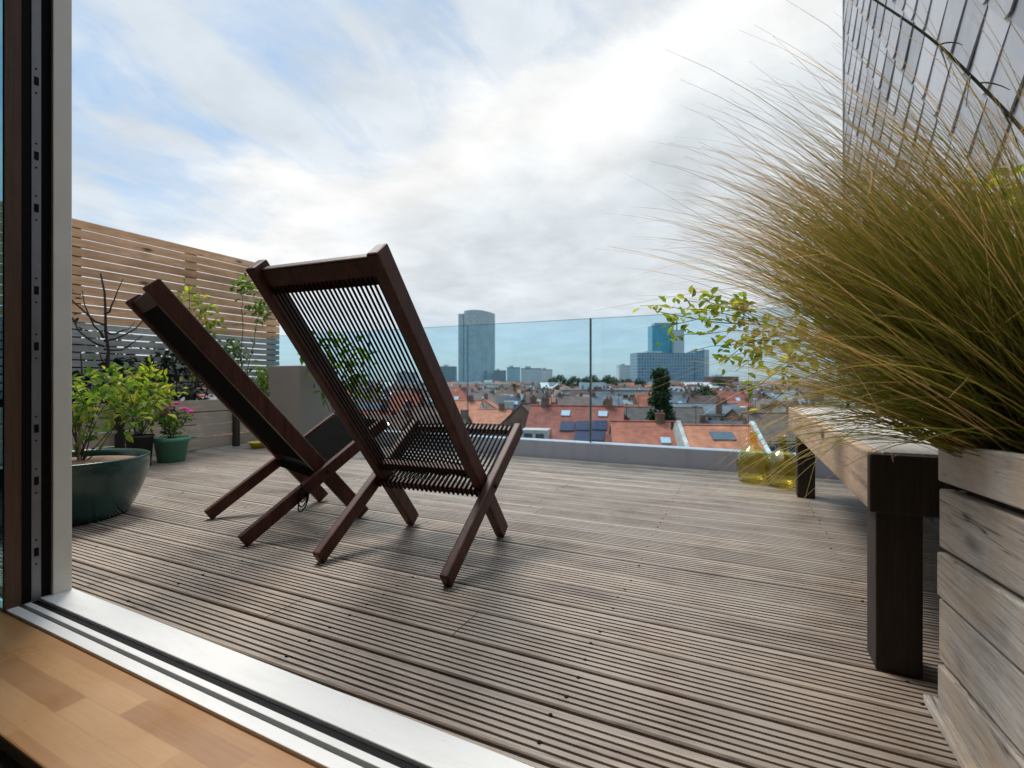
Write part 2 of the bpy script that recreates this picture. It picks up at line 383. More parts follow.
M['teal_glass'] = facade('teal_curtain_wall', (.05,.27,.36), (.10,.34,.42), 1.5, 3.6, .2, .15)
M['blueblock'] = facade('blue_office_facade', (.10,.19,.25), (.30,.39,.44), 3.2, 3.6, .5, .2)
M['greyblock'] = facade('grey_office_facade', (.26,.30,.32), (.58,.59,.58), 2.4, 3.4, .8, .4)
M['whiteblock'] = facade('white_block_facade', (.30,.31,.31), (.68,.67,.63), 3.0, 3.2, 1.0, .6)
M['palebands'] = facade('banded_facade', (.10,.13,.15), (.60,.58,.52), 2.6, 3.3, 1.0, .5)

# ------------------------------------------------------------------ setting: ground
GZ = -14.0
mb = MB(); mb.add([(-9000,-9000,GZ),(9000,-9000,GZ),(9000,9000,GZ),(-9000,9000,GZ)], [(0,1,2,3)])
def groundm(q):
    co = obj(q)
    c = q.ramp(q.noise(co, .012, 8, .65), [(.35, (.045,.06,.03)), (.5, (.10,.10,.085)), (.65, (.16,.13,.11))])
    return pbsdf(q, c, .9, .2)
tag(mb.build('ground', mat('town_ground', groundm)), kind='structure')

# deck: real grooved boards
mb = MB()
PITCH = .130; Y0 = .716; nb = 22; rnd = random.Random(3)
XL, XR = -4.48, .745
for i in range(-1, nb):
    y0 = Y0+i*PITCH; w = PITCH-.009
    if i < 0: y0 += .06; w -= .06
    if y0+w > 3.505: w = 3.505-y0
    if w < .03: break
    cuts = sorted([XL] + ([rnd.uniform(-3.6, -.6)] if rnd.random() < .75 else []) + [XR])
    prof = [(0, -.024), (0, -.003), (.003, 0)]
    k = 7; p = (w-.006)/k
    for j in range(k):
        a = .003+j*p
        if j: prof += [(a, -.0066), (a+.001, 0)] if 0 else []
        prof.append((a+p*.62, 0)) if j < k-1 else prof.append((w-.003, 0))
        if j < k-1: prof += [(a+p*.65, -.0060), (a+p*.95, -.0060), (a+p*.985, 0)]
    prof += [(w, -.003), (w, -.024)]
    dz = rnd.uniform(-.0012, .0012)
    for x0, x1 in zip(cuts[:-1], cuts[1:]):
        x0 += .0012; x1 -= .0012
        vs = [(x, y0+a, b+dz) for x in (x0, x1) for a, b in prof]; n = len(prof)
        fs = [(j, j+1, n+j+1, n+j) for j in range(n-1)]
        fs += [tuple(range(n-1, -1, -1)), tuple(range(n, 2*n))]
        mb.add(vs, fs)
deck = tag(mb.build('deck', M['deck']), kind='structure')

# deck screws (heads set in board ends)
mb = MB()
for i in range(nb-1):
    for x in (-3.9, -3.3, -2.7, -2.1, -1.5, -.9, -.3, .3):
        for a in (.030, .098):
            if rnd.random() < .8:
                c = (x+rnd.uniform(-.008, .008), Y0+i*PITCH+a+rnd.uniform(-.002, .002), .0004)
                mb.lathe([(0, .0012), (.0038, .001), (.0042, -.004)], 8, c)
tag(mb.build('deck_screws', M['track']), kind='structure')

# ------------------------------------------------------------------ the house we look out of
FX0, FX1 = -4.62, .76
house = thing('house', 'white plastered house with the open sliding doorway onto the timber deck', 'house', (0, 0, 0))
mb = MB()
mb.box((FX0, .30, 2.25), (FX1, .69, 3.4)); mb.box((FX0, .30, -.04), (-3.05, .69, 2.25)); mb.box((.70, .30, -.04), (FX1+.4, .69, 2.25))
mb.build('facade', M['plaster'], house)
mb = MB(); mb.box((FX0, -4.2, GZ), (FX1, 3.62, -.05)); mb.build('lower_storeys', M['plaster'], house)
mb = MB(); mb.box((FX0, -4.2, -.35), (FX0+.1, .30, 2.6)); mb.box((FX1+.3, -4.2, -.35), (FX1+.4, .30, 2.6)); mb.box((FX0, -4.3, -.35), (FX1+.4, -4.2, 2.6))
mb.build('room_wall', M['indoor'], house)
mb = MB(); mb.box((FX0, -4.2, 2.45), (FX1+.4, .30, 2.6)); mb.build('room_ceiling', M['indoor'], house)
mb = MB(); mb.box((FX0, -4.2, -.05), (FX1+.3, .36, -.03)); mb.box((FX0, -4.2, -.03), (FX1+.3, .345, -.028))
tag(mb.build('floor', M['darkfloor']), kind='structure')
mb = MB(); mb.box((-3.05, .383, -.022), (.70, .5715, .004))
ws = mb.build('wooden_step', M['beech'], bevel=.003); ws.location = (-.0004, -.0356, 0); ws.rotation_euler = (0, 0, radians(-1.2))
tag(ws, 'varnished beech stave step board along the inside of the doorway', 'step')

door = thing('sliding_door_frame', 'grey aluminium sliding door frame with white threshold and black track', 'door frame', (-.0004, .6044, 0), radians(-1.2))
def dp(name, m, boxes, bevel=0):
    b = MB()
    for lo, hi in boxes: b.box((lo[0], lo[1]-.64, lo[2]), (hi[0], hi[1]-.64, hi[2]))
    return b.build(name, m, door, bevel)
XJ = -1.70
dp('sill', M['white'], [((XJ-.02, .6415, -.03), (.70, .7115, .012))], .002)
dp('inner_sill', M['white'], [((XJ-1.2, .573, -.03), (.70, .597, .010)), ((XJ-.02, .6085, -.03), (.70, .6225, .009))], .001)
dp('track', M['track'], [((XJ-.02, .6228, -.03), (.70, .6412, .0035)), ((XJ-1.2, .5973, -.03), (.70, .6082, -.002))])
dp('outer_jamb', M['alu'], [((XJ-.16, .6652, -.03), (XJ, .7070, 2.25)), ((.695, .6652, .0125), (.72, .7070, 2.25))], .002)
dp('gasket', M['black'], [((XJ-.05, .6425, .0125), (XJ-.012, .665, 2.25)), ((XJ-.05, .602, .0105), (XJ-.006, .6218, 2.25))])
ls = dp('lock_strip', M['steel'], [((XJ-.05, .6220, .0105), (XJ-.004, .6422, 2.25))], .001)
b = MB()
for z in (.14, .33, .47, .69, .84, 1.06, 1.20, 1.40): 
    b.box((XJ-.006, .628-.64, z-.011), (XJ-.0025, .637-.64, z+.011)); b.box((XJ-.006, .630-.64, z+.03), (XJ-.003, .634-.64, z+.034)); b.box((XJ-.006, .630-.64, z-.034), (XJ-.003, .634-.64, z-.030))
b.build('lock_slot', M['black'], ls)
dp('door_stile', M['doorwood'], [((XJ-.014, .5700, .0045), (XJ-.002, .6018, 2.25)), ((-3.05, .57, .0105), (-2.93, .60, 2.25))])
dp('door_pane', M['paneglass'], [((-2.93, .583, .0105), (XJ-.0142, .589, 2.25))])

# ------------------------------------------------------------------ neighbour's slate wall
XW = .75
wall = thing('slate_wall', 'neighbouring gable wall clad in grey diamond slates above the bench', 'wall', (XW, 2.6, 0))
mb = MB(); mb.box((.016, .715-2.6, GZ), (.30, 4.5-2.6, 4.6)); mb.build('masonry', plain('wall_core', (.07,.07,.075), .9, .2, 3), wall)
mb = MB(); ex = .2115; s_ = .236                                   # exposed pitch and slate side
q2 = sqrt(2)
hd = s_/q2
clip = MB()
for a in range(-30, 60):
    for c in range(-30, 60):
        yy = (a-c)*ex/q2+.9; zz = (a+c)*ex/q2-1.0
        if not (.60 < yy < 4.56 and .35 < zz < 4.75): continue
        j = random.uniform(-.0015, .0015)
        def pt(dy, dz, out): return (-out, min(max(yy+dy, .716), 4.50)-2.6, zz+dz)
        tc = .018                                                     # clipped side corners
        ring = [(0, hd), (-hd+tc, tc), (-hd+tc, -tc), (-.02, -hd+.02), (0, -hd+.017), (.02, -hd+.02), (hd-tc, -tc), (hd-tc, tc)]
        k1, k2 = random.gauss(0, .010), random.gauss(0, .012)
        o_ = lambda dy, dz: .004+j+(hd-dz)/(2*hd)*.014+.0032*(1-abs(dy)/hd)+max(-.003, k1*dy+k2*dz)*.6
        f_ = [pt(dy, dz, o_(dy, dz)+.0065) for dy, dz in ring]; b_ = [pt(dy, dz, o_(dy, dz)) for dy, dz in ring]
        n = len(ring)
        mb.add(f_+b_, [(0,1,2,3,4), (4,5,6,7,0)]+[(k, n+k, n+(k+1) % n, (k+1) % n) for k in range(n)])
mb.build('slates', M['slate'], wall)
mb = MB(); mb.box((-.03, 4.497-2.6, -.5), (.302, 4.512-2.6, 4.61)); mb.build('corner_trim', M['lead'], wall)
mb = MB()
for k in range(18): mb.box((-.018, .72+k*.157-2.6, -.04), (.0155, .72+k*.157+.15-2.6, .40))
mb.build('base_boards', wood('grey_base_boards', (.05,.045,.04), (.085,.077,.07), (.13,.12,.11), 'z', .8, 14), wall, .003)

# ------------------------------------------------------------------ parapet kerb + glass balustrade
PY = 3.51
kerb = MB(); kerb.box((FX0, PY, -.05), (XW-.02, PY+.11, .130)); 
tag(kerb.build('parapet_kerb', M['coping'], bevel=.004), 'low grey parapet kerb along the far edge of the deck', 'kerb')
bal = thing('glass_balustrade', 'frameless bluish glass balustrade standing on the grey kerb', 'balustrade', (-1.6, PY+.05, .13))
js = [-4.50, -3.16, -2.09, -1.02, .05, .72]
for x0, x1 in zip(js[:-1], js[1:]):
    mb = MB(); mb.box((x0+.006+1.6, -.006, .001), (x1-.006+1.6, .006, .931)); mb.build('pane', M['glass'], bal)
for x in js[1:-1]:
    h_ = .0055 if abs(x+1.02) < .01 else .003
    mb = MB(); mb.box((x-h_+1.6, -.011, .001), (x+h_+1.6, .011, .935)); mb.build('joint_strip', M['clip'] if h_ > .004 else M['clip2'], bal)
mb = MB()
for x0, x1 in zip(js[:-1], js[1:]): mb.box((x0+.006+1.6, -.0065, .9315), (x1-.006+1.6, .0065, .935))
mb.build('edge_trim', tintglass('glass_edge', (.60,.75,.80), .1, .8), bal)

# ------------------------------------------------------------------ timber slat fence on the left
FXX = -4.50
fence = thing('slat_fence', 'tall horizontal slat fence, warm larch above and grey slats below', 'fence', (FXX, 2.1, 0))
ya, yb = .72-2.1, 3.66-2.1
mb = MB(); z = 1.035; dz = .0705
for k in range(11):
    mb.box((-.011, ya, z+k*dz), (.011, yb, z+k*dz+.0625))
mb.build('upper_slats', M['pine'], fence, .002)
mb = MB()
for k in range(10): mb.box((-.010, ya, .47+k*.057), (.010, yb, .47+k*.057+.047))
mb.build('lower_slats', M['greyslat'], fence, .002)
for y in (.76, 1.90, 2.76, 3.60):
    mb = MB(); mb.box((-.075, y-.035-2.1, -.02), (-.0125, y+.035-2.1, 1.80)); mb.build('post', M['benchleg'], fence, .003)

# timber planter box under the fence
pb = thing('timber_planter', 'long weathered timber planter box at the foot of the slat fence', 'planter', (-4.3, 2.4, 0))
mb = MB()
for k in range(4):
    mb.box((.13, .80-2.4, .012+k*.106), (.155, 3.40-2.4, .012+k*.106+.099)); mb.box((-.18, 3.40-2.4+.001, .012+k*.106), (.155, 3.425-2.4, .012+k*.106+.099))
mb.build('boards', M['planter'], pb, .003)
for y in (.83, 2.0, 2.91):
    mb = MB(); mb.box((.1555, y-.028-2.4, 0.002), (.185, y+.028-2.4, .43)); mb.build('post', M['benchleg'], pb, .003)
mb = MB(); mb.box((-.178, .81-2.4, .30), (.129, 3.399-2.4, .395)); mb.build('soil', M['darksoil'], pb)

# ------------------------------------------------------------------ folding rope chairs
def make_chair():
    root = thing('folding_chair', '', 'chair')
    T, Fq = Vector((0, -.262, .918)), Vector((0, .49, .017))           # back stile: top to front foot
    Rr, Rf = Vector((0, 0, .017)), Vector((0, .572, .412))             # seat rail: rear foot to seat front
    XS, XR_ = .203, .239
    m = M['chair']
    for s in (-1, 1):
        b = MB(); o = Vector((s*XS, 0, 0)); b.bar(T+o, Fq+o, .034, .058); b.build('back_stile', m, root, .006)
        b = MB(); o = Vector((s*XR_, 0, 0)); b.bar(Rr+o, Rf+o, .030, .050); b.build('seat_rail', m, root, .006)
        b = MB(); c = Vector((0, 1.478-1.17+.003, .233)); b.tube([c+Vector((s*.18, 0, 0)), c+Vector((s*.260, 0, 0))], .007, 10); b.build('pivot_bolt', M['track'], root)
    ds = (Fq-T).normalized(); nb_ = Vector((0, ds.z, -ds.y))             # across the back frame, pointing to the rear/up
    nb_ = Vector((0, -.788, -.6155))
    W_ = XS-.015
    b = MB(); a = T+ds*.045; b.bar(a+Vector((-W_, 0, 0)), a+Vector((W_, 0, 0)), .062, .026, ds); b.build('top_rail', m, root, .005)
    a0 = T+ds*.082; b = MB(); b.bar(a0+Vector((-W_, 0, 0)), a0+Vector((W_, 0, 0)), .022, .022, ds); b.build('upper_rope_rail', m, root, .004)
    a1 = T+ds*.820; b = MB(); b.bar(a1+Vector((-W_, 0, 0)), a1+Vector((W_, 0, 0)), .030, .026, ds); b.build('lower_rope_rail', m, root, .004)
    b = MB(); ns = 25; r = .0033
    for i in range(ns):
        x = (i-(ns-1)/2)*(2*W_-.02)/(ns-1); X = Vector((x, 0, 0)); nn = nb_*.0155
        sag = nb_*.010
        mid = (a0+a1)/2
        b.tube([a0+X-nn-ds*.012, a0+X+nn-ds*.012, a0+X+nn+ds*.01, mid+X+nn*.4+sag, a1+X+nn-ds*.016, a1+X+nn+ds*.017, a1+X-nn+ds*.017, a1+X-nn-ds*.016], r, 6)
    b.build('back_rope', M['rope'], root)
    dr = (Rf-Rr).normalized(); nr = Vector((0, -dr.z, dr.y)); W2 = XR_-.015
    c0 = Rr+dr*.355; c1 = Rf-dr*.022
    b = MB(); b.bar(c0+Vector((-W2, 0, 0)), c0+Vector((W2, 0, 0)), .030, .026, dr); b.build('rear_seat_rail', m, root, .004)
    b = MB(); b.bar(c1+Vector((-W2, 0, 0)), c1+Vector((W2, 0, 0)), .030, .026, dr); b.build('front_seat_rail', m, root, .004)
    b = MB(); ns = 24
    for i in range(ns):
        x = (i-(ns-1)/2)*(2*W2-.02)/(ns-1); X = Vector((x, 0, 0)); nn = nr*.016
        for sg in (1, -1):
            b.tube([c0+X-dr*.017, c0+X+nn*sg-dr*.016, c0+X+nn*sg+dr*.015, (c0+c1)/2+X+nn*sg*.7-nr*.006, c1+X+nn*sg-dr*.015, c1+X+nn*sg+dr*.016, c1+X+dr*.017], r, 6)
    b.build('seat_rope', M['rope'], root)
    a = Rr+dr*.16; b = MB(); b.bar(a+Vector((-W2, 0, 0)), a+Vector((W2, 0, 0)), .03, .02, dr)
    return root
ch = make_chair(); ch.location = (-1.008, 1.172, 0); ch.rotation_euler = (0, 0, radians(2.5))
ch['label'] = 'dark wooden folding rope chair seen from behind, the nearer and right of the two'; ch['group'] = 'dark folding rope chairs on the deck'
c2 = copy_tree(ch); c2.location = (-1.848, 1.248, 0); c2.rotation_euler = (0, 0, radians(-20.0))
c2['label'] = 'dark wooden folding rope chair seen edge-on, left one nearer the green glazed pot'
b = MB()
for k in range(3):
    pts = [(.262+.005*k, .205+.013*sin(t+k)*(1+.25*k), .155+.026*cos(t+k*.7)*(1+.2*k)-.012*k) for t in [j*pi/7 for j in range(15)]]
    b.tube(pts, .0028, 6)
b.tube([(.262, .20, .20), (.264, .205, .17)], .0028, 6)
b.build('rope_loop', M['rope'], c2)

# ------------------------------------------------------------------ bench on the right
bx0, bx1, by0, by1 = .24, .70, 1.235, 3.06
bench = thing('bench', 'weathered timber bench with deep front board along the slate wall', 'bench', ((bx0+bx1)/2, (by0+by1)/2, 0))
cx, cy = (bx0+bx1)/2, (by0+by1)/2
def bp(name, m, lo, hi, bev=.003):
    b = MB(); b.box((lo[0]-cx, lo[1]-cy, lo[2]), (hi[0]-cx, hi[1]-cy, hi[2])); return b.build(name, m, bench, bev)
bp('front_board', M['bench'], (bx0, 1.2300, .333), (bx0+.024, by1, .4505))
bp('end_board', M['benchleg'], (bx0-.001, 1.206, .331), (bx1, 1.2295, .449)); bp('end_board', M['benchleg'], (bx0+.0245, by1-.026, .333), (bx1, by1, .446))  # shade on the bench ends is put into a darker board colour
b = MB()
for k in range(4):
    w = (bx1-bx0-.026)/4; b.box((bx0+.0255+k*w-cx, 1.2300-cy, .425), (bx0+.0255+k*w+w-.004-cx, by1-.027-cy, .452+.002*(k % 2)))
b.build('seat_boards', M['benchtop'], bench, .003)
for x, y in ((.244, 1.1962), (bx1-.10, 1.1962), (bx0+.0145, by1-.23), (bx1-.10, by1-.23)):
    bp('leg', M['benchleg'], (x+.01, y+.034, 0), (x+.088, y+.112, .424))  # leg colour darkened to stand in for the shade on their fronts
    
# grass planter (old pallet boards, a little out of level)
px0, px1, py0, py1 = .33, .73, .42, 1.14
gp = thing('pallet_planter', 'whitewashed old pallet-board planter box holding the tall grass', 'planter', (.53, .78, 0))
zf = [.004, .083, .203, .290, .405, .490]; zn = [.020, .150, .250, .350, .447, .530]
for k in range(5):
    b = MB(); g0 = .003 if k != 4 else .010; off = (.004, -.003, .006, -.004, .003)[k]; tz = .0
    vs = [(x-.53, y-.78, z) for y, (z0, z1) in ((py1+(k % 2)*.006, (zf[k]+g0, zf[k+1]-.005)), (py0, (zn[k]+g0, zn[k+1]-.003))) for x in (px0-off*.5, px0+.022-off*.5) for z in (z0, z1)]
    b.add(vs, [(0,1,3,2),(4,6,7,5),(0,4,5,1),(2,3,7,6),(1,5,7,3),(0,2,6,4)]); b.build('side_board', M['pallet'], gp, .003)
    b = MB(); b.box((px0+.025-.53, py1-.026-.78, zf[k]+.004), (px1-.53, py1-.004-.78, zf[k+1]-.004)); b.build('end_board', M['pallet'], gp, .003)
    b = MB(); b.box((px1-.022-.53, py0-.78, zf[k]+.004), (px1-.0005-.53, py1-.027-.78, zf[k+1]-.004)); b.build('back_board', M['pallet'], gp, .003)
b = MB(); b.box((px0+.03-.53, py0-.78, .38), (px1-.03-.53, py1-.03-.78, .468)); b.build('soil', M['darksoil'], gp)
b = MB(); b.box((px0-.022-.53, py0-.78, 0.001), (px0-.002-.53, py1+.004-.78, .016)); b.build('base_strip', M['pallet'], gp, .002)

# ------------------------------------------------------------------ ornamental grass
def make_grass():
    rn = random.Random(11); mb = MB(); mb.uv = []
    root = thing('ornamental_grass', 'big arching tussock of fine tan and green feather grass in the pallet planter', 'grass plant', (.455, 1.045, .46))
    O = Vector((.455, 1.045, .46))
    for i in range(5200):
        rr = sqrt(rn.random())*.10; ta = rn.random()*2*pi
        p = Vector((rr*cos(ta), rr*sin(ta)*.95, rn.uniform(-.01, .02)))
        az = rn.gauss(pi*.81, .37); ed = min(86, max(30, rn.gauss(68, 12))); el = radians(ed)
        ln = (.43+.38*rn.random()+.16*rn.random()**3) if ed < 74 else rn.uniform(.26, .60)
        if ed < 50: ln *= .82
        kind = rn.random()
        if kind < .13: az = rn.uniform(-.1*pi, 1.1*pi); el = radians(rn.uniform(45, 85)); ln = rn.uniform(.20, .42)
        elif kind < .26: az = rn.gauss(pi*.88, .30); el = radians(rn.uniform(28, 55)); ln = rn.uniform(.28, .53)
        elif kind < .285: az = rn.gauss(pi*.95, .18); el = radians(rn.uniform(25, 58)); ln = rn.uniform(.35, .58)
        d = Vector((cos(az)*cos(el), sin(az)*cos(el), sin(el)))
        d = (d + Vector((p.x, p.y, 0))*1.2).normalized()
        n = 11; ds = ln/n; bend = rn.uniform(.25, 1.25)+(3.4 if .26 <= kind < .285 else 0); wind = rn.uniform(.3, 1.0)
        r0 = rn.uniform(.0010, .0020); u = rn.random()
        pts = [p.copy()]; kink = rn.gauss(0, .9); brk = rn.randint(4, 9) if rn.random() < .06 else -1
        for k in range(n):
            t = (k+1)/n
            if k == brk: d = (d+Vector((rn.gauss(0,.5), rn.gauss(0,.5), -rn.uniform(.3, 1.1)))).normalized()
            d = (d + Vector((-.55*wind, .22*wind, -bend*.62))*ds*(.4+1.4*t) + Vector((rn.gauss(0, .02), rn.gauss(0, .02)+kink*.02, rn.gauss(0, .015)))).normalized()
            q = pts[-1]+d*ds
            w = q+O
            if w.x > XW-.03: q.x = XW-.03-O.x
            if w.z < .475 and w.x > .25 and w.y > 1.1: q.z = max(q.z, .475-O.z); 
            if w.z < .03: q.z = .03-O.z
            pts.append(q)
        b0 = len(mb.v)
        ref = Vector((rn.gauss(0,1), rn.gauss(0,1), rn.gauss(0,1))).normalized()
        for k, q in enumerate(pts):
            dd = (pts[min(k+1, n)]-pts[max(k-1, 0)]).normalized()
            a = (ref-dd*ref.dot(dd)).normalized(); c = dd.cross(a)
            t = k/n; r = r0*(1-.9*t)
            for j in range(3):
                th = 2*pi*j/3; mb.v.append(tuple(q+(a*cos(th)+c*sin(th))*r)); mb.uv.append((u, t))
        for k in range(n):
            for j in range(3):
                mb.f.append((b0+k*3+j, b0+k*3+(j+1) % 3, b0+(k+1)*3+(j+1) % 3, b0+(k+1)*3+j)); mb.mi.append(0); mb.sm.append(True)
        
    mb.build('blades', M['grass'], root)
make_grass()

# ------------------------------------------------------------------ plants
def unit(rn):
    v = Vector((rn.gauss(0,1), rn.gauss(0,1), rn.gauss(0,1))); return v.normalized()
def leaves(mb, rn, c, rad, n, ln, w, up=.4):
    for _ in range(n):
        d = unit(rn); p = Vector(c)+Vector((d.x*rad[0], d.y*rad[1], d.z*rad[2]))*(rn.random()**.45)
        dd = (unit(rn)+Vector((d.x, d.y, 0))*.6).normalized(); s = rn.uniform(.65, 1.2)
        mb.leaf(p, dd, Vector((rn.gauss(0,.6), rn.gauss(0,.6), 1)), ln*s, w*s)
def along(mb, rn, pts, n, ln, w, spread=.02, t0=.3):
    pts = [Vector(p) for p in pts]
    for _ in range(n):
        t = t0+(1-t0)*rn.random(); f = t*(len(pts)-1); i = min(int(f), len(pts)-2); p = pts[i].lerp(pts[i+1], f-i)
        d = unit(rn); s = rn.uniform(.6, 1.2)
        mb.leaf(p+d*spread*rn.random(), (d+Vector((0,0,.15))).normalized(), Vector((rn.gauss(0,.5), rn.gauss(0,.5), 1)), ln*s, w*s)
def curve(p, q, sag, n=7, rn=None, jit=0.0):
    p = Vector(p); q = Vector(q); out = []
    for i in range(n):
        t = i/(n-1); v = p.lerp(q, t)+Vector(sag)*(4*t*(1-t))
        if rn and 0 < i < n-1: v += unit(rn)*jit
        out.append(v)
    return out
rn = random.Random(21)
def pot(name, label, cat, loc, prof, m, soilz, soilr, soilm):
    r = thing(name, label, cat, loc)
    b = MB(); b.lathe(prof, 48); b.build('vessel', m, r)
    b = MB(); b.lathe([(0, soilz+.008), (soilr*.6, soilz+.004), (soilr, soilz)], 32); b.build('soil', soilm, r)
    return r
def bowl(R, rb, h, th, lip=0): 
    out = [(0, 0), (rb, 0)]
    for i in range(1, 9):
        t = i/8; out.append((rb+(R-rb)*sin(t*pi/2)**.9, h*t))
    out[-1] = (R-.004, h-.012)
    out += [(R, h-.004), (R-.006, h), (R-th, h-.004), (R-th-.006, h-.03), (R-th-.02, h*.5)]
    return out
PC = Vector((-2.66, 1.10, 0))
pot('glazed_pot', 'large dark green glazed bowl pot beside the door jamb', 'pot', PC, bowl(.285, .20, .262, .022), M['glaze'], .230, .258, M['soil'])
def shrub(name, label, cat, base, h, nst, spread, lm, nl, ln, w, stem=M['bark'], clumps=None, t0=.35, group=None):
    r = thing(name, label, cat, base, group=group)
    sb = MB(); lb = MB()
    for i in range(nst):
        a = rn.random()*2*pi; k = spread*sqrt(rn.random())
        pts = curve((rn.uniform(-.02,.02), rn.uniform(-.02,.02), 0), (k*cos(a), k*sin(a), h*rn.uniform(.6, 1)), (rn.uniform(-.03,.03), rn.uniform(-.03,.03), .02), 7, rn, h*.015)
        sb.tube(pts, [.0055*(1-.75*j/6)*max(.5, h) for j in range(7)], 5)
        along(lb, rn, pts, nl//nst, ln, w, spread*.22+.02, t0)
        for _ in range(2):
            s = pts[rn.randint(2, 5)]; e = s+Vector((rn.gauss(0, spread*.35), rn.gauss(0, spread*.35), rn.uniform(.02, h*.25)))
            tw = curve(s, e, (0, 0, .01), 4); sb.tube(tw, .0018, 4); along(lb, rn, tw, nl//nst//3, ln, w, .02, .3)
    sb.build('stems', stem, r); lb.build('foliage', lm, r)
    return r
sh = shrub('potted_shrub', 'leafy green shrub with a pale cane stake growing in the green glazed bowl', 'plant', PC+Vector((-.04, .06, .235)), .42, 11, .25, M['leaf_mid2'], 260, .042, .024)
b = MB(); b.tube([Vector((.02, -.02, 0)), Vector((-.075, .03, .30))], .006, 6); b.build('cane_stake', M['cane'], sh)
# bushy plant in black pot, flower pot
bpz = Vector((-3.80, 1.96, 0))
pot('nursery_pot', 'black plastic nursery pot behind the green glazed bowl', 'pot', bpz, [(0,0),(.065,0),(.080,.2),(.085,.2),(.085,.215),(.076,.215),(.072,.15)], M['blackpot'], .19, .073, M['darksoil'])
shrub('bushy_plant', 'bushy yellow-green leafy plant in the black nursery pot', 'plant', bpz+Vector((0,0,.19)), .52, 16, .27, M['leaf_bright'], 330, .058, .022, M['greenstem'], t0=.25)
fp = Vector((-3.80, 2.17, 0))
pot('flower_pot', 'small green plastic flowerpot on the deck by the timber planter', 'pot', fp, [(0,0),(.085,0),(.108,.15),(.118,.15),(.120,.178),(.110,.178),(.10,.12)], M['greenpot'], .155, .104, M['darksoil'])
fl = shrub('flowering_plant', 'pink flowering plant in the small green flowerpot', 'plant', fp+Vector((0,0,.155)), .24, 9, .12, M['leaf_mid'], 160, .045, .02, M['greenstem'], t0=.1)
b = MB()
for c in ((-.08,.0,.22), (.02,-.06,.19), (.10,.03,.22), (.08,-.06,.25), (-.03,.05,.26), (-.10,-.06,.17), (.13,.05,.20)):
    b = MB()
    for _ in range(3):
        cc = Vector(c)+unit(rn)*.009
        for k in range(6):
            a = k*pi/3; b.leaf(cc, Vector((cos(a), sin(a), .5)), (0,0,1), .036, .028)
    b.build('flower', M['petal'], fl)
# bare twig tree and climbers in the timber planter
tw = thing('bare_twig_tree', 'bare dark branching twig tree standing in the timber planter by the fence', 'tree', (-4.28, 1.98, .39))
b = MB(); b.tube(curve((0,0,0), (0,-.03,1.0), (.015,.02,0), 8, rn, .008), [.014*(1-.08*i) for i in range(8)], 6); b.build('trunk', M['darkbark'], tw)
b = MB(); lb = MB()
for z0, e in ((.50,(.02,.33,.78)), (.46,(.02,-.26,.72)), (.58,(.03,.18,.66)), (.52,(.02,-.15,.85)), (.62,(.0,-.3,.93)), (.70,(.03,.10,.98)), (.44,(.06,.22,.56))):
    pts = curve((0,-.01,z0), e, (0,0,-.05), 6, rn, .012); b.tube(pts, [.0085*(1-.14*i) for i in range(6)], 5)
    if e[1] < -.2: along(lb, rn, pts, 14, .05, .025, .03, .6)
b.build('branches', M['darkbark'], tw); lb.build('leaves', M['leaf_red'], tw)
def climber(label, base, tips, n, lm, ln=.06, w=.032, grp=None):
    r = thing('climbing_plant', label, 'plant', base); sb = MB(); lb = MB(); rnx = rn
    for t in tips:
        pts = curve((rn.uniform(-.02,.02),rn.uniform(-.03,.03),0), t, (0, rn.uniform(-.05,.05), 0), 9, rn, .012); sb.tube(pts, [.0055*(1-.08*i) for i in range(9)], 5)
        along(lb, rn, pts, n//3, ln, w, .05, .25); leaves(lb, rn, Vector(t)-Vector((0,0,.05)), (.09,.12,.11), n, ln, w)
    sb.build('stems', M['bark'], r); lb.build('foliage', lm, r)
climber('tall thin climber with two leafy tips against the right end of the slat fence', (-4.27, 3.06, .39), [(.03,.02,1.14), (.04,.17,.92), (.02,-.12,.55)], 55, M['leaf_mid'])
climber('slender climber with sparse light leaves midway along the slat fence', (-4.27, 2.55, .39), [(.02,.02,.98), (.04,.20,.70), (.04,.12,.86)], 32, M['leaf_bright'])
shrub('trailing_plant', 'low bright green plant at the far end of the timber planter', 'plant', (-4.25, 3.27, .39), .34, 9, .12, M['leaf_bright'], 170, .055, .02, M['greenstem'], t0=.05)
# dark hedge seen through the lower slats
hb = thing('evergreen_hedge', 'dark evergreen hedge growing behind the grey lower slats', 'hedge', (-4.82, 2.05, 0)); lb = MB(); sb = MB()
for k in range(24):
    y = -1.2+2.1*k/23; leaves(lb, rn, (0, y, .62+rn.uniform(-.05,.08)-.05*max(0, y)), (.17,.16,.40), int(200 if y < .3 else 90), .075, .045)
for k in range(6): sb.tube(curve((0,-1.0+.36*k,-.05),(0,-.95+.36*k,.8),(.02,.02,0)), .012, 5)
lb.build('foliage', M['leaf_dark'], hb); sb.build('stems', M['darkbark'], hb)
leafy = thing('ivy', 'dark ivy in the timber planter in front of the grey slats', 'plant', (-4.36, 2.35, .39)); lb = MB(); sb = MB()
for k in range(11):
    y = -.75+1.15*k/10; leaves(lb, rn, (0, y, .12+rn.uniform(0,.22)), (.07,.10,.16), 42, .055, .04); sb.tube(curve((0,y,0),(rn.uniform(-.04,.04),y+rn.uniform(-.1,.1),.4),(0,.02,0)), .004, 4)
lb.build('foliage', M['leaf_dark'], leafy); sb.build('stems', M['darkbark'], leafy)
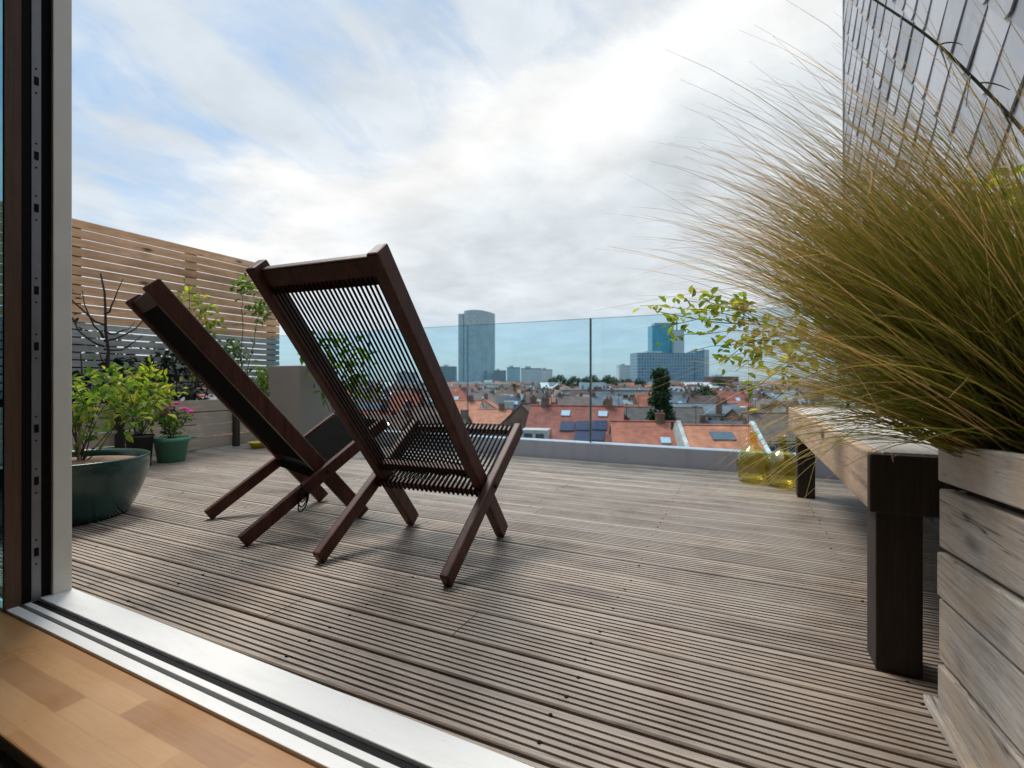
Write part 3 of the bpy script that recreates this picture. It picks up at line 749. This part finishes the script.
# yellow pot on the deck
yb_ = thing('yellow_bowl', 'small yellow bowl on the deck at the foot of the timber planter', 'bowl', (-3.86, 2.93, 0)); b = MB()
b.lathe([(0,.004),(.05,0),(.085,.05),(.088,.052),(.080,.05),(.05,.012),(0,.012)], 28); b.build('vessel', M['yellow'], yb_)
# taupe planter in the corner
tp = thing('tall_planter', 'tall square taupe planter in the far corner by the glass', 'planter', (-3.60, 3.17, 0)); b = MB()
for i, (a, z) in enumerate(((.165,0),(.20,.725))): b.v += [(x*a, y*a, z) for x, y in ((-1,-1),(1,-1),(1,1),(-1,1))]
b.v += [(x*.18, y*.18, .725) for x, y in ((-1,-1),(1,-1),(1,1),(-1,1))]+[(x*.178, y*.178, .66) for x, y in ((-1,-1),(1,-1),(1,1),(-1,1))]
for f in [(3,2,1,0)]+[(r*4+j, r*4+(j+1) % 4, r*4+4+(j+1) % 4, r*4+4+j) for r in range(3) for j in range(4)]: b.f.append(f); b.mi.append(0); b.sm.append(False)
b.build('vessel', M['taupe'], tp, .006); b = MB(); b.box((-.177,-.177,.60),(.177,.177,.67)); b.build('soil', M['darksoil'], tp)
tpp = Vector((-3.12, 3.12, 0))
pot('teal_pot', 'round teal pot on the deck behind the chairs', 'pot', tpp, bowl(.12, .07, .19, .012), M['glaze2'], .165, .10, M['darksoil'])
shrub('leafy_shrub', 'loose leafy shrub in the round teal pot, seen through the chair ropes', 'plant', tpp+Vector((0,0,.165)), .92, 10, .33, M['leaf_mid'], 140, .080, .045, t0=.5)

# demijohns
def demijohn(loc, label, s, rz):
    r = thing('demijohn', label, 'bottle', loc, rz, 'yellow glass demijohns on the deck'); r.scale = (s, s, s)
    pr = [(0,.012),(.05,.004),(.072,.006),(.085,.025),(.092,.07),(.092,.12),(.083,.16),(.058,.192),(.032,.212),(.022,.228),(.020,.262),(.021,.275),(.028,.279),(.028,.292),(.021,.296),(.016,.292),(.016,.23),(.028,.207),(.054,.188),(.079,.157),(.088,.118),(.088,.072),(.081,.03),(.05,.010),(0,.016)]
    b = MB(); b.lathe(pr, 40); b.build('bottle', M['yglass'], r)
    return r
demijohn((.070, 3.20, 0), 'yellow glass demijohn against the kerb, farther from the bench leg', 1.0, 0)
demijohn((.217, 3.13, 0), 'yellow glass demijohn half hidden behind the far bench leg', .97, .6)

# rose: leafy branch reaching left, and long dark arching cane
rose = thing('climbing_rose', 'climbing rose with a leafy branch reaching left and a long bare dark cane', 'plant', (.62, 1.10, .46))
O = Vector((.62, 1.10, .46))
path = [(.66,1.12,.46), P(985,395,.95), P(905,362,1.15), P(835,345,1.35), P(770,326,1.5), P(715,322,1.6), P(655,311,1.68)]
sb = MB(); lb = MB()
def smooth(pts, n=6):
    pts = [Vector(p) for p in pts]; out = []
    for i in range(len(pts)-1):
        a, b_, c, d = pts[max(i-1,0)], pts[i], pts[i+1], pts[min(i+2, len(pts)-1)]
        for k in range(n):
            t = k/n; out.append(.5*((2*b_)+(c-a)*t+(2*a-5*b_+4*c-d)*t*t+(3*b_-a-3*c+d)*t**3))
    out.append(pts[-1]); return out
sm = [p-O for p in smooth(path)]
sb.tube(sm, [.0048*(1-.8*i/(len(sm)-1)) for i in range(len(sm))], 6)
for t0, e in ((.52,P(690,352,1.6)), (.60,P(665,340,1.66)), (.66,P(640,306,1.70)), (.70,P(700,298,1.6)), (.75,P(745,300,1.52)), (.58,P(735,372,1.5)), (.5,P(745,395,1.45)), (.62,P(720,365,1.55)), (.8,P(668,328,1.7)), (.7,P(684,300,1.6)), (.48,P(790,300,1.4)), (.45,P(768,372,1.4)), (.42,P(760,410,1.4)), (.55,P(755,342,1.5))):
    s = sm[int(t0*(len(sm)-1))]; pts = curve(s, e-O, (0,0,.02), 7, rn, .006); sb.tube(pts, [.0022*(1-.1*j) for j in range(7)], 4)
    along(lb, rn, pts, 20, .036, .022, .026, .2)
along(lb, rn, sm, 40, .036, .022, .035, .5)
for c in (P(1000,185,1.0), P(1018,200,.98), P(1010,215,1.0)): leaves(lb, rn, c-O, (.05,.05,.03), 16, .04, .022)
sb.build('stems', M['greenstem'], rose); lb.build('foliage', M['leaf_bright'], rose)
path = [(.64,1.14,.46), (.70,.80,.8), P(1090,215,.92), P(1024,132,1.0), P(978,83,1.06), P(930,38,1.12), P(875,0,1.2), P(840,-22,1.26)]
b = MB(); sm = [p-O for p in smooth(path)]; sm2 = sm[:]
b.tube(sm, [.0044-.0022*i/(len(sm)-1) for i in range(len(sm))], 7)
for f, e in ((.60,P(966,107,1.03)), (.70,P(950,78,1.07)), (.70,P(963,45,1.08)), (.80,P(900,28,1.14)), (.58,P(1010,90,1.02)), (.50,P(1020,150,1.0))):
    s = sm[int(f*(len(sm)-1))]; b.tube(curve(s, (e-O), (0,0,.006), 5), [.0022,.0019,.0015,.0011,.0006], 5)
b.build('long_cane', M['greenstem'], rose)

# ------------------------------------------------------------------ town
TR = random.Random(5)
def gable_mesh(w, d, ez, rz_, ov=.35):
    """w along the ridge (local x), d across; eave and ridge heights are local z above the ground"""
    wl = MB(); x, y = w/2, d/2
    vs = [(-x,-y,0),(x,-y,0),(x,y,0),(-x,y,0),(-x,-y,ez),(x,-y,ez),(x,y,ez),(-x,y,ez),(-x,0,rz_),(x,0,rz_)]
    wl.add(vs, [(0,1,5,4),(2,3,7,6),(1,2,6,9,5),(3,0,4,8,7),(3,2,1,0)])
    rf = MB(); sl = (rz_-ez)/y; t = .22
    for s in (-1, 1):
        e = (y+ov); a = [(-x-.12, s*e, ez-ov*sl+.05), (x+.12, s*e, ez-ov*sl+.05), (x+.12, 0, rz_+.05), (-x-.12, 0, rz_+.05)]
        bq = [(p[0], p[1], p[2]+t) for p in a]
        f = [(0,1,2,3),(7,6,5,4),(0,4,5,1),(1,5,6,2),(3,2,6,7),(0,3,7,4)]
        rf.add(a+bq, f)
    return wl, rf
def add_windows(par, w, d, ez, sides=(-1,), rows=2, sx=2.6):
    for s in sides:
        n = max(1, int(w/sx))
        for r in range(rows):
            for i in range(n):
                x = (i-(n-1)/2)*w/n; z = ez-2.2-r*3.0
                m = MB(); m.box((x-.55, s*(d/2+.06)-.05, z), (x+.55, s*(d/2+.06)+.05, z+1.6)); f = m.build('window', M['wall_pale'], par)
                m = MB(); m.box((x-.47, s*(d/2+.115)-.012, z+.1), (x+.47, s*(d/2+.115)+.012, z+1.5)); m.build('pane', M['win'], f)
def on_roof(w, d, ez, rz_, x, t, hw, hl, s=-1, th=.12, lift=.30):
    """slab lying on the slope: t = 0 eave .. 1 ridge"""
    y = d/2; a = Vector((0, s*y, ez)); b = Vector((0, 0, rz_)); dd = (b-a); ln = dd.length; u = dd.normalized(); nrm = Vector((0, s*u.z, abs(u.y)))
    c = a+dd*t+Vector((x,0,0))+nrm*lift
    m = MB(); m.bar(c-u*hl, c+u*hl, 2*hw, th, Vector((1,0,0))); return m
def hero(name, label, px0, px1, yr, ye, d, rot, roof, wallm, depth=9, chim=1, wins=True):
    c = P((px0+px1)/2, 380, d); w = (px1-px0)/FPX*d
    rz_ = H+(HOR-yr)/FPX*d-GZ; ez = H+(HOR-ye)/FPX*(d-depth*.4)-GZ
    root = thing(name, label, 'house', (c.x, c.y, GZ), YAW+radians(rot))
    wl, rf = gable_mesh(w, depth, ez, rz_)
    wl.build('wall', M[wallm], root); r = rf.build('roof', M[roof], root)
    for k in range(chim):
        x = (k-(chim-1)/2)*w*.7+w*.2*(1 if chim == 1 else 0); m = MB(); m.box((x-.45,-.35,rz_-.8),(x+.45,.35,rz_+1.1)); m.box((x-.5,-.4,rz_+1.1),(x+.5,.4,rz_+1.22)); m.tube([(x-.2,0,rz_+1.2),(x-.2,0,rz_+1.55)], .12, 8); m.tube([(x+.2,0,rz_+1.2),(x+.2,0,rz_+1.55)], .12, 8); m.build('chimney', M['wall_brick'], root)
    if wins: add_windows(root, w, depth, ez)
    m = MB(); m.tube([(-w/2-.15, 0, rz_+.27), (w/2+.15, 0, rz_+.27)], .13, 8); m.build('ridge_tiles', M[roof], r)
    sl = (rz_-ez)/(depth/2); m = MB(); m.tube([(-w/2-.15, -depth/2-.42, ez-.35*sl), (w/2+.15, -depth/2-.42, ez-.35*sl)], .08, 6); m.build('gutter', M['lead'], r)
    if d < 90:
        x = -w*.28; m = MB(); m.tube([(x,0,rz_),(x,0,rz_+2.3)], .03, 5)
        for k in range(5): m.tube([(x-.5+.08*k, -.4+k*.2, rz_+2.2), (x+.5-.08*k, -.4+k*.2, rz_+2.2)], .018, 4)
        m.tube([(x,-.45,rz_+2.2),(x,.45,rz_+2.2)], .02, 4); m.build('aerial', M['track'], root)
    return root, w, depth, ez, rz_
def fit(root, name, m, args, parent=None):
    mb = on_roof(*args); return mb.build(name, m, parent or root)
# nearest roofs
r_, w, d_, ez, rz_ = hero('brick_house', 'red-roofed brick house with blue solar panels and two skylights', 531, 622, 408, 446, 62, -14, 'roof_red', 'wall_brick', 12, 2)
for i, (x, t) in enumerate(((-1.6,.46),(.3,.48),(2.2,.50),(.3,.22),(2.0,.24))): 
    p = fit(r_, 'solar_panel', M['panel'], (w,d_,ez,rz_, x+.9, t, .88, .85))
for x in (-1.2, 3.4): fit(r_, 'skylight', M['skyl'], (w,d_,ez,rz_, x, .80, .55, .5))
for x in (-4.3,): 
    m = MB(); m.box((x-1.6,-d_/2-.2,ez-.2),(x+1.6,-d_/2+2.6,ez+1.9)); q_ = m.build('dormer', M['wall_pale'], r_)
    for k in (-.7,.7): m = MB(); m.box((x+k-.5,-d_/2-.26,ez+.3),(x+k+.5,-d_/2-.19,ez+1.5)); m.build('window', M['win'], q_)
r_, w, d_, ez, rz_ = hero('red_roofed_house', 'low house with plain brick-red roof right of the solar panels', 612, 680, 424, 452, 54, -8, 'roof_red', 'wall_brick', 9, 1)
fit(r_, 'skylight', M['skyl'], (w,d_,ez,rz_, 1.6, .35, .5, .5))
m = MB(); m.tube([(2.6,-1.2,ez),(2.6,-1.2,rz_+.4)], .16, 8); m.tube([(3.2,-1.4,ez),(3.2,-1.4,rz_)], .14, 8); m.build('flue', M['track'], r_)
r_, w, d_, ez, rz_ = hero('orange_roofed_house', 'house with bright orange roof and dark skylight left of the demijohns', 682, 748, 428, 456, 50, -6, 'roof_orange', 'wall_pale', 9, 0)
fit(r_, 'skylight', M['win'], (w,d_,ez,rz_, .2, .62, 1.1, .7))
for s in (-1, 1): 
    m = MB()
    m.box((s*(w/2+.25)-.2,-d_/2,ez-3),(s*(w/2+.25)+.2,d_/2,ez+.3)); m.add([(s*(w/2+.25)+k,y,z) for k in (-.2,.2) for y,z in ((-d_/2,ez+.3),(d_/2,ez+.3),(0,rz_+.75))], [(0,1,2),(5,4,3),(0,3,4,1),(1,4,5,2),(2,5,3,0)]); m.build('gable_coping', M['wall_pale'], r_)
r_, w, d_, ez, rz_ = hero('orange_gabled_house', 'small orange-roofed house with pale gable beside the chair seat', 446, 482, 402, 419, 95, -10, 'roof_orange', 'wall_pale', 9, 1)
hero('pale_gabled_house', 'house with pale gable facing the terrace and orange roof', 476, 494, 400, 412, 100, 80, 'roof_orange', 'wall_pale', 7, 1)
hero('low_orange_house', 'low orange-roofed house in front of the pale gable', 478, 512, 411, 424, 84, -12, 'roof_orange', 'wall_brick', 8, 1)
hero('dark_roofed_house', 'steep dark-roofed house just left of the solar panel roof', 512, 548, 405, 436, 74, 60, 'roof_brown', 'wall_brick', 10, 1)
hero('maroon_roofed_house', 'brown-red roofed house behind the poplar, right of the solar panels', 622, 700, 409, 424, 82, -10, 'roof_brown', 'wall_brick', 10, 3)
hero('grey_roofed_house', 'long grey-roofed house in front of the poplar foot', 655, 735, 405, 414, 96, -6, 'roof_grey', 'wall_pale', 9, 2)
hero('steep_roofed_house', 'house with steep dark end gable adjoining the solar panel roof', 606, 632, 410, 440, 66, 76, 'roof_brown', 'wall_brick', 8, 0)
hero('corner_house', 'brown-roofed house seen through the chair ropes', 400, 446, 408, 428, 88, -20, 'roof_brown', 'wall_brick', 10, 2)
hero('red_terrace_house', 'red-roofed house behind the leafy shrub by the tall planter', 330, 398, 412, 436, 78, -22, 'roof_red', 'wall_brick', 10, 2)
hero('narrow_brown_house', 'narrow brown-roofed house behind the two demijohns', 742, 800, 415, 440, 70, 4, 'roof_brown', 'wall_brick', 9, 2)
# long pale building
def block(name, label, px0, px1, ytop, d, rot, m, depth, cat='building', roofm='roof_grey', extra=None):
    c = P((px0+px1)/2, 380, d); w = (px1-px0)/FPX*d; ht = H+(HOR-ytop)/FPX*d-GZ
    r = thing(name, label, cat, (c.x, c.y, GZ), YAW+radians(rot))
    b = MB(); b.box((-w/2,-depth/2,0),(w/2,depth/2,ht)); b.build('wall', M[m], r)
    b = MB(); b.box((-w/2-.15,-depth/2-.15,ht+.003),(w/2+.15,depth/2+.15,ht+.6)); b.build('roof', M[roofm], r)
    if cat == 'building':
        b = MB(); b.box((-w*.30,-depth*.2,ht+.61),(-w*.02,depth*.25,ht+2.8)); b.build('plant_room', M['greyblock'], r)
    return r, w, depth, ht
r_, w, d_, ht = block('school_building', 'long pale flat-roofed building with rows of windows above the red roofs', 562, 652, 391, 165, -4, 'wall_pale', 12)
for rr in range(2):
    for i in range(14):
        x = (i-6.5)*w/14.5; z = ht-1.9-rr*2.9
        m = MB(); m.box((x-.75,-d_/2-.08,z-.75),(x+.75,-d_/2+.02,z+.75)); m.build('window', M['win'], r_)
m = MB(); m.box((-5.2,-d_/2-1.2,0),(-2.6,-d_/2-.1,ht+1.5)); m.build('stair_tower', M['wall_brick'], r_)
# towers
def tower():
    d = 740; c = P(477, 380, d); w = 36/FPX*d; ht = H+(HOR-313)/FPX*d-GZ
    r = thing('glass_tower', 'tall curved glass office tower standing alone on the skyline', 'tower', (c.x, c.y, GZ), YAW)
    pl_ = []
    n = 24
    for i in range(n+1): t = i/n; pl_.append((-w*.34+t*w*.84, -9-9*sin(pi*t*.92+.12)))
    for i in range(n+1): t = 1-i/n; pl_.append((-w*.34+t*w*.84, 9+7*sin(pi*t)))
    b = MB(); k = len(pl_)
    top = [ht-3+5.5*(1-((x-(-w*.1))/(w*.62))**2) for x, y in pl_]
    b.add([(x,y,0) for x,y in pl_]+[(x,y,z) for (x,y),z in zip(pl_, top)], [(i,(i+1) % k,k+(i+1) % k,k+i) for i in range(k)]+[tuple(range(k,2*k))]); b.build('curtain_wall', M['tower'], r)
    b = MB(); b.box((-w*.5,-9,0),(-w*.36,8,ht-2.5)); b.build('side_wing', M['tower'], r)
    b = MB(); b.box((-w*.36,-7,0),(-w*.335,7,ht-1.5)); b.build('glazed_slot', M['tower_dark'], r)
    b = MB(); b.box((w*.22,-19.5,0),(w*.30,-18.2,ht*.24)); b.box((w*.44,-17.0,0),(w*.49,-14.5,ht*.22)); b.build('entrance_piers', M['tower_dark'], r)
tower()
r_, w, d_, ht = block('teal_tower', 'turquoise glass tower behind the wide blue office block', 650, 671, 327, 700, 0, 'teal_glass', 22, 'tower')
m = MB(); m.box((-w*.35,-8,ht+.61),(w*.45,8,ht+5)); m.build('plant_room', M['blueblock'], r_)
r_, w, d_, ht = block('grey_tower', 'slim grey tower with a mast beside the turquoise tower', 671.5, 682, 331, 690, 0, 'greyblock', 18, 'tower')
m = MB(); m.tube([(0,0,ht+.6),(0,0,ht+17)], .7, 6); m.build('mast', M['track'], r_)
block('blue_office_block', 'wide blue-grey office block in front of the turquoise tower', 633, 690, 354, 560, 4, 'blueblock', 26)
block('right_office_block', 'blue glass office block at the right end of the group, with pale side', 691, 700, 352, 565, 0, 'blueblock', 24)
block('pale_slab', 'narrow pale grey slab at the far right of the office group', 700.5, 706, 351, 575, 0, 'greyblock', 18)
block('white_apartments', 'white apartment blocks just left of the blue office block', 618, 631, 366, 620, 0, 'whiteblock', 16)
block('teal_low_block', 'dark teal low office block left of the tall tower', 441, 456, 367, 600, 0, 'tower_dark', 18)
block('dark_roof_block', 'dark-roofed low block right of the tall tower', 494, 506, 371, 650, 0, 'tower_dark', 18)
block('pale_glass_block', 'pale glass office block right of the tall tower', 507, 520, 368, 560, 0, 'tower', 18)
block('grey_slab_block', 'grey office slab with dark top, second right of the tall tower', 521, 541, 369, 520, 0, 'greyblock', 18, roofm='roof_grey')
block('cream_block', 'cream apartment block behind the grey office slab', 540, 552, 370, 640, 0, 'whiteblock', 14)
block('rose_block', 'low pinkish block left of the tall tower behind the teal block', 424, 441, 372, 560, 0, 'wall_pale', 16)
block('far_slab', 'distant low grey slab seen past the chair back', 398, 416, 373, 640, 0, 'greyblock', 16)
block('end_warehouse', 'dark-roofed wide low hall right of the office group', 708, 734, 377, 480, 0, 'wall_brick', 20)
block('white_hall', 'white flat-roofed hall at the foot of the tall tower', 478, 508, 384, 330, 3, 'wall_pale', 14, roofm='wall_pale')

# rows of ordinary houses
used = []
def clear(c, r):
    return all((c.x-a)**2+(c.y-b)**2 > (r+rr)**2 for a, b, rr in used)
for o in list(bpy.data.objects):
    if o.parent is None and o.get('category') in ('house', 'building', 'tower') and o.location.z < -10: used.append((o.location.x, o.location.y, 7 if o['category'] == 'house' else 12))
# keep the school's long footprint free
for k in range(-3, 4):
    c = P(607+k*13, 380, 165); used.append((c.x, c.y, 7))
protos = []
KINDS = [('roof_red','wall_brick','red tiled roof and brick walls'), ('roof_brown','wall_brick','brown tiled roof and brick walls'), ('roof_grey','wall_pale','grey roof and pale walls'),
         ('roof_brown','wall_pale','brown tiled roof and pale walls'), ('roof_orange','wall_pale','orange tiled roof and pale walls'), ('roof_grey','wall_brick','grey roof and brick walls')]
def proto(kind, w, d, ez, rz_, flat=False):
    roof, wallm, desc = kind
    root = thing('town_house', 'small distant house with '+desc+' in the roofscape beyond the glass', 'house', group='distant houses with '+desc)
    wl, rf = gable_mesh(w, d, ez, rz_); wl.build('wall', M[wallm], root); rf.build('roof', M[roof], root)
    x = w*.5-.5; m = MB(); m.box((x-.4,-.3,rz_-.9),(x+.4,.3,rz_+1.0)); m.build('chimney', M['wall_brick'], root)
    for i in (-1, 1):
        m = MB(); m.box((i*w*.24-.5,-d/2-.07,ez-2.0),(i*w*.24+.5,-d/2+.02,ez-.5)); m.build('window', M['win'], root)
    if flat:
        m = MB(); m.box((-w*.22,-d*.40,ez+.3),(w*.22,-d*.12,ez+(rz_-ez)*.75)); m.build('dormer', M['wall_pale'], root)
    m = on_roof(w,d,ez,rz_, w*.30 if flat else w*.12, .55, .5, .55, lift=.33); m.build('skylight', M['skyl'], root)
    return root
for k in KINDS:
    for v in range(2):
        w = TR.uniform(5.2, 6.8); d = TR.uniform(7.5, 10.0); ez = TR.uniform(6.2, 8.2); protos.append(proto(k, w, d, ez, ez+TR.uniform(2.6, 4.0), v))
cands = []
dist = 62
row = 0
while dist < 330:
    step = 11.5+dist*.030
    wid = dist*1.15
    x = 235.0-TR.uniform(0, 30)
    rowrot = TR.choice((-12, -6, 0, 8, 14, -20))
    while x < 800:
        c = P(x, 380, dist+TR.uniform(-3.5, 3.5)); x += (6.5+TR.uniform(-.3, .9))/dist*FPX*(1.0 if dist < 160 else 1.3)
        if clear(c, 3.0) and TR.random() < .95: cands.append((dist, c, rowrot)); used.append((c.x, c.y, 2.6))
    dist += step; row += 1
first = set()
wts = [.15, .33, .17, .19, .04, .12]
print('cands', len(cands)); far_c = cands[290:]; cands = cands[:290]
for dd, c, rr in cands:
    k = TR.choices(range(6), wts)[0]; pi_ = k*2+TR.randint(0, 1); p = protos[pi_]
    o = p if pi_ not in first else copy_tree(p); first.add(pi_)
    o.location = (c.x, c.y, GZ+TR.uniform(-1.2, .6)-(0 if dd > 90 else 1.2)); o.rotation_euler = (0, 0, YAW+radians(rr+TR.choice((0, 0, 0, 90, 180)))+TR.uniform(-.06, .06))
for i, p in enumerate(protos):
    if i not in first:
        for ch_ in list(p.children): bpy.data.objects.remove(ch_)
        bpy.data.objects.remove(p)
# far roofscape that reads as one mass
mb = MB()
def addgab(c, w, d, ez, rz_, rot, mw, mr):
    R = Matrix.Translation(Vector((c.x, c.y, GZ)))@Matrix.Rotation(rot, 4, 'Z')
    wl, rf = gable_mesh(w, d, ez, rz_, .3)
    mb.add([R@Vector(v) for v in wl.v], wl.f, mw); mb.add([R@Vector(v) for v in rf.v], rf.f, mr)
for dd, c, rr in far_c:
    w = TR.uniform(5.5, 8); ez = TR.uniform(6, 8.5); addgab(c, w, TR.uniform(8, 10), ez, ez+TR.uniform(1.8, 4.0), YAW+radians(rr)+TR.choice((0,0,pi/2)), TR.choice((0, 0, 1)), TR.choice((2, 3, 3, 4, 4, 0)))
for i in range(3200):
    x = TR.uniform(215, 815); dd = 330+1250*TR.random()**1.5
    c = P(x, 380, dd)
    if not clear(c, 5): continue
    w = TR.uniform(6, 15); ez = TR.uniform(5.5, 9.8)
    addgab(c, w, TR.uniform(8, 12), ez, ez+TR.uniform(1.0, 4.0), YAW+TR.choice((0, .25, -.3, pi/2))+TR.uniform(-.1, .1), TR.choice((0, 0, 1, 1)), TR.choice((2, 3, 3, 4, 4, 1, 0)))
tag(mb.build('far_roofscape', [M['wall_pale'], M['wall_brick'], M['roof_red'], M['roof_brown'], M['roof_grey']]), 'mass of tiny distant rooftops below the skyline', 'rooftops', kind='stuff')

# trees of the town
def tree_proto(name, h, r, shape, n, seed, label, group=None, ls=.9):
    t = thing(name, label, 'tree', group=group); rr = random.Random(seed)
    b = MB(); b.tube([(0,0,0),(0.1,0,h*.3),(0,.1,h*.75)], [h*.028,h*.02,h*.006], 7)
    for k in range(6):
        a = rr.random()*6.28; z = h*rr.uniform(.25,.6); b.tube([(0,0,z),(cos(a)*r*.55,sin(a)*r*.55,z+h*.15)], [h*.008,h*.003], 5)
    b.build('trunk', M['bark'], t); lb = MB()
    cl = []
    for k in range(110 if shape == 'column' else 34):
        if shape == 'column': z = rr.uniform(.10,.98); q = r*(1-abs(z-.42)**1.4*1.35)*rr.uniform(.3,.85); a = rr.random()*6.28; cl.append((cos(a)*q,sin(a)*q,h*z))
        else:
            u = unit(rr); cl.append((u.x*r*.75,u.y*r*.75,h*.64+u.z*h*.27))
    for c in cl: leaves(lb, rr, c, (r*.36,r*.36,h*(.06 if shape == 'column' else .11)), n//(110 if shape == 'column' else 34), ls, ls*.75)
    lb.build('crown', M['leaf_city'], t); return t
c = P(661, 380, 78); pop = tree_proto('poplar_tree', 17.5, 2.15, 'column', 7700, 2, 'tall dark green columnar tree rising among the roofs below the office blocks', None, .5)
zt = H+(HOR-372)/FPX*78-GZ; pop.location = (c.x, c.y, GZ); pop.scale = (1, 1, zt/17.5)
tp_ = [tree_proto('round_tree', 11+1.5*i, 4.6+.6*i, 'round', 1000, 40+i, 'dark green leafy tree standing among the distant rooftops', 'trees among the distant rooftops', .9) for i in range(3)]
TP = []
for k in range(17): TP.append((548+k*5.6+TR.uniform(-2,2), TR.uniform(330, 430), 1.15))
TP += [(514,300,.9),(524,290,.9),(536,310,.9),(440,210,.8),(452,220,.8),(432,180,.8),(716,130,.78),(728,124,.75),(742,105,.8),(704,150,.8),(752,120,.8),(690,260,.9),(675,300,.9),(560,260,.9),(500,260,.9),(470,250,.85),(395,200,.85),(372,240,.9),(345,210,.9),(735,300,1.1),(745,330,1.1),(718,340,1.1),(290,260,1),(270,220,1)]
for i, (x, d, s) in enumerate(TP):
    p = tp_[i % 3]; o = p if i < 3 else copy_tree(p); c = P(x, 380, d)
    o.location = (c.x, c.y, GZ); s *= TR.uniform(.88, 1.12); o.scale = (s, s, s*1.02); o.rotation_euler = (0, 0, TR.random()*6)
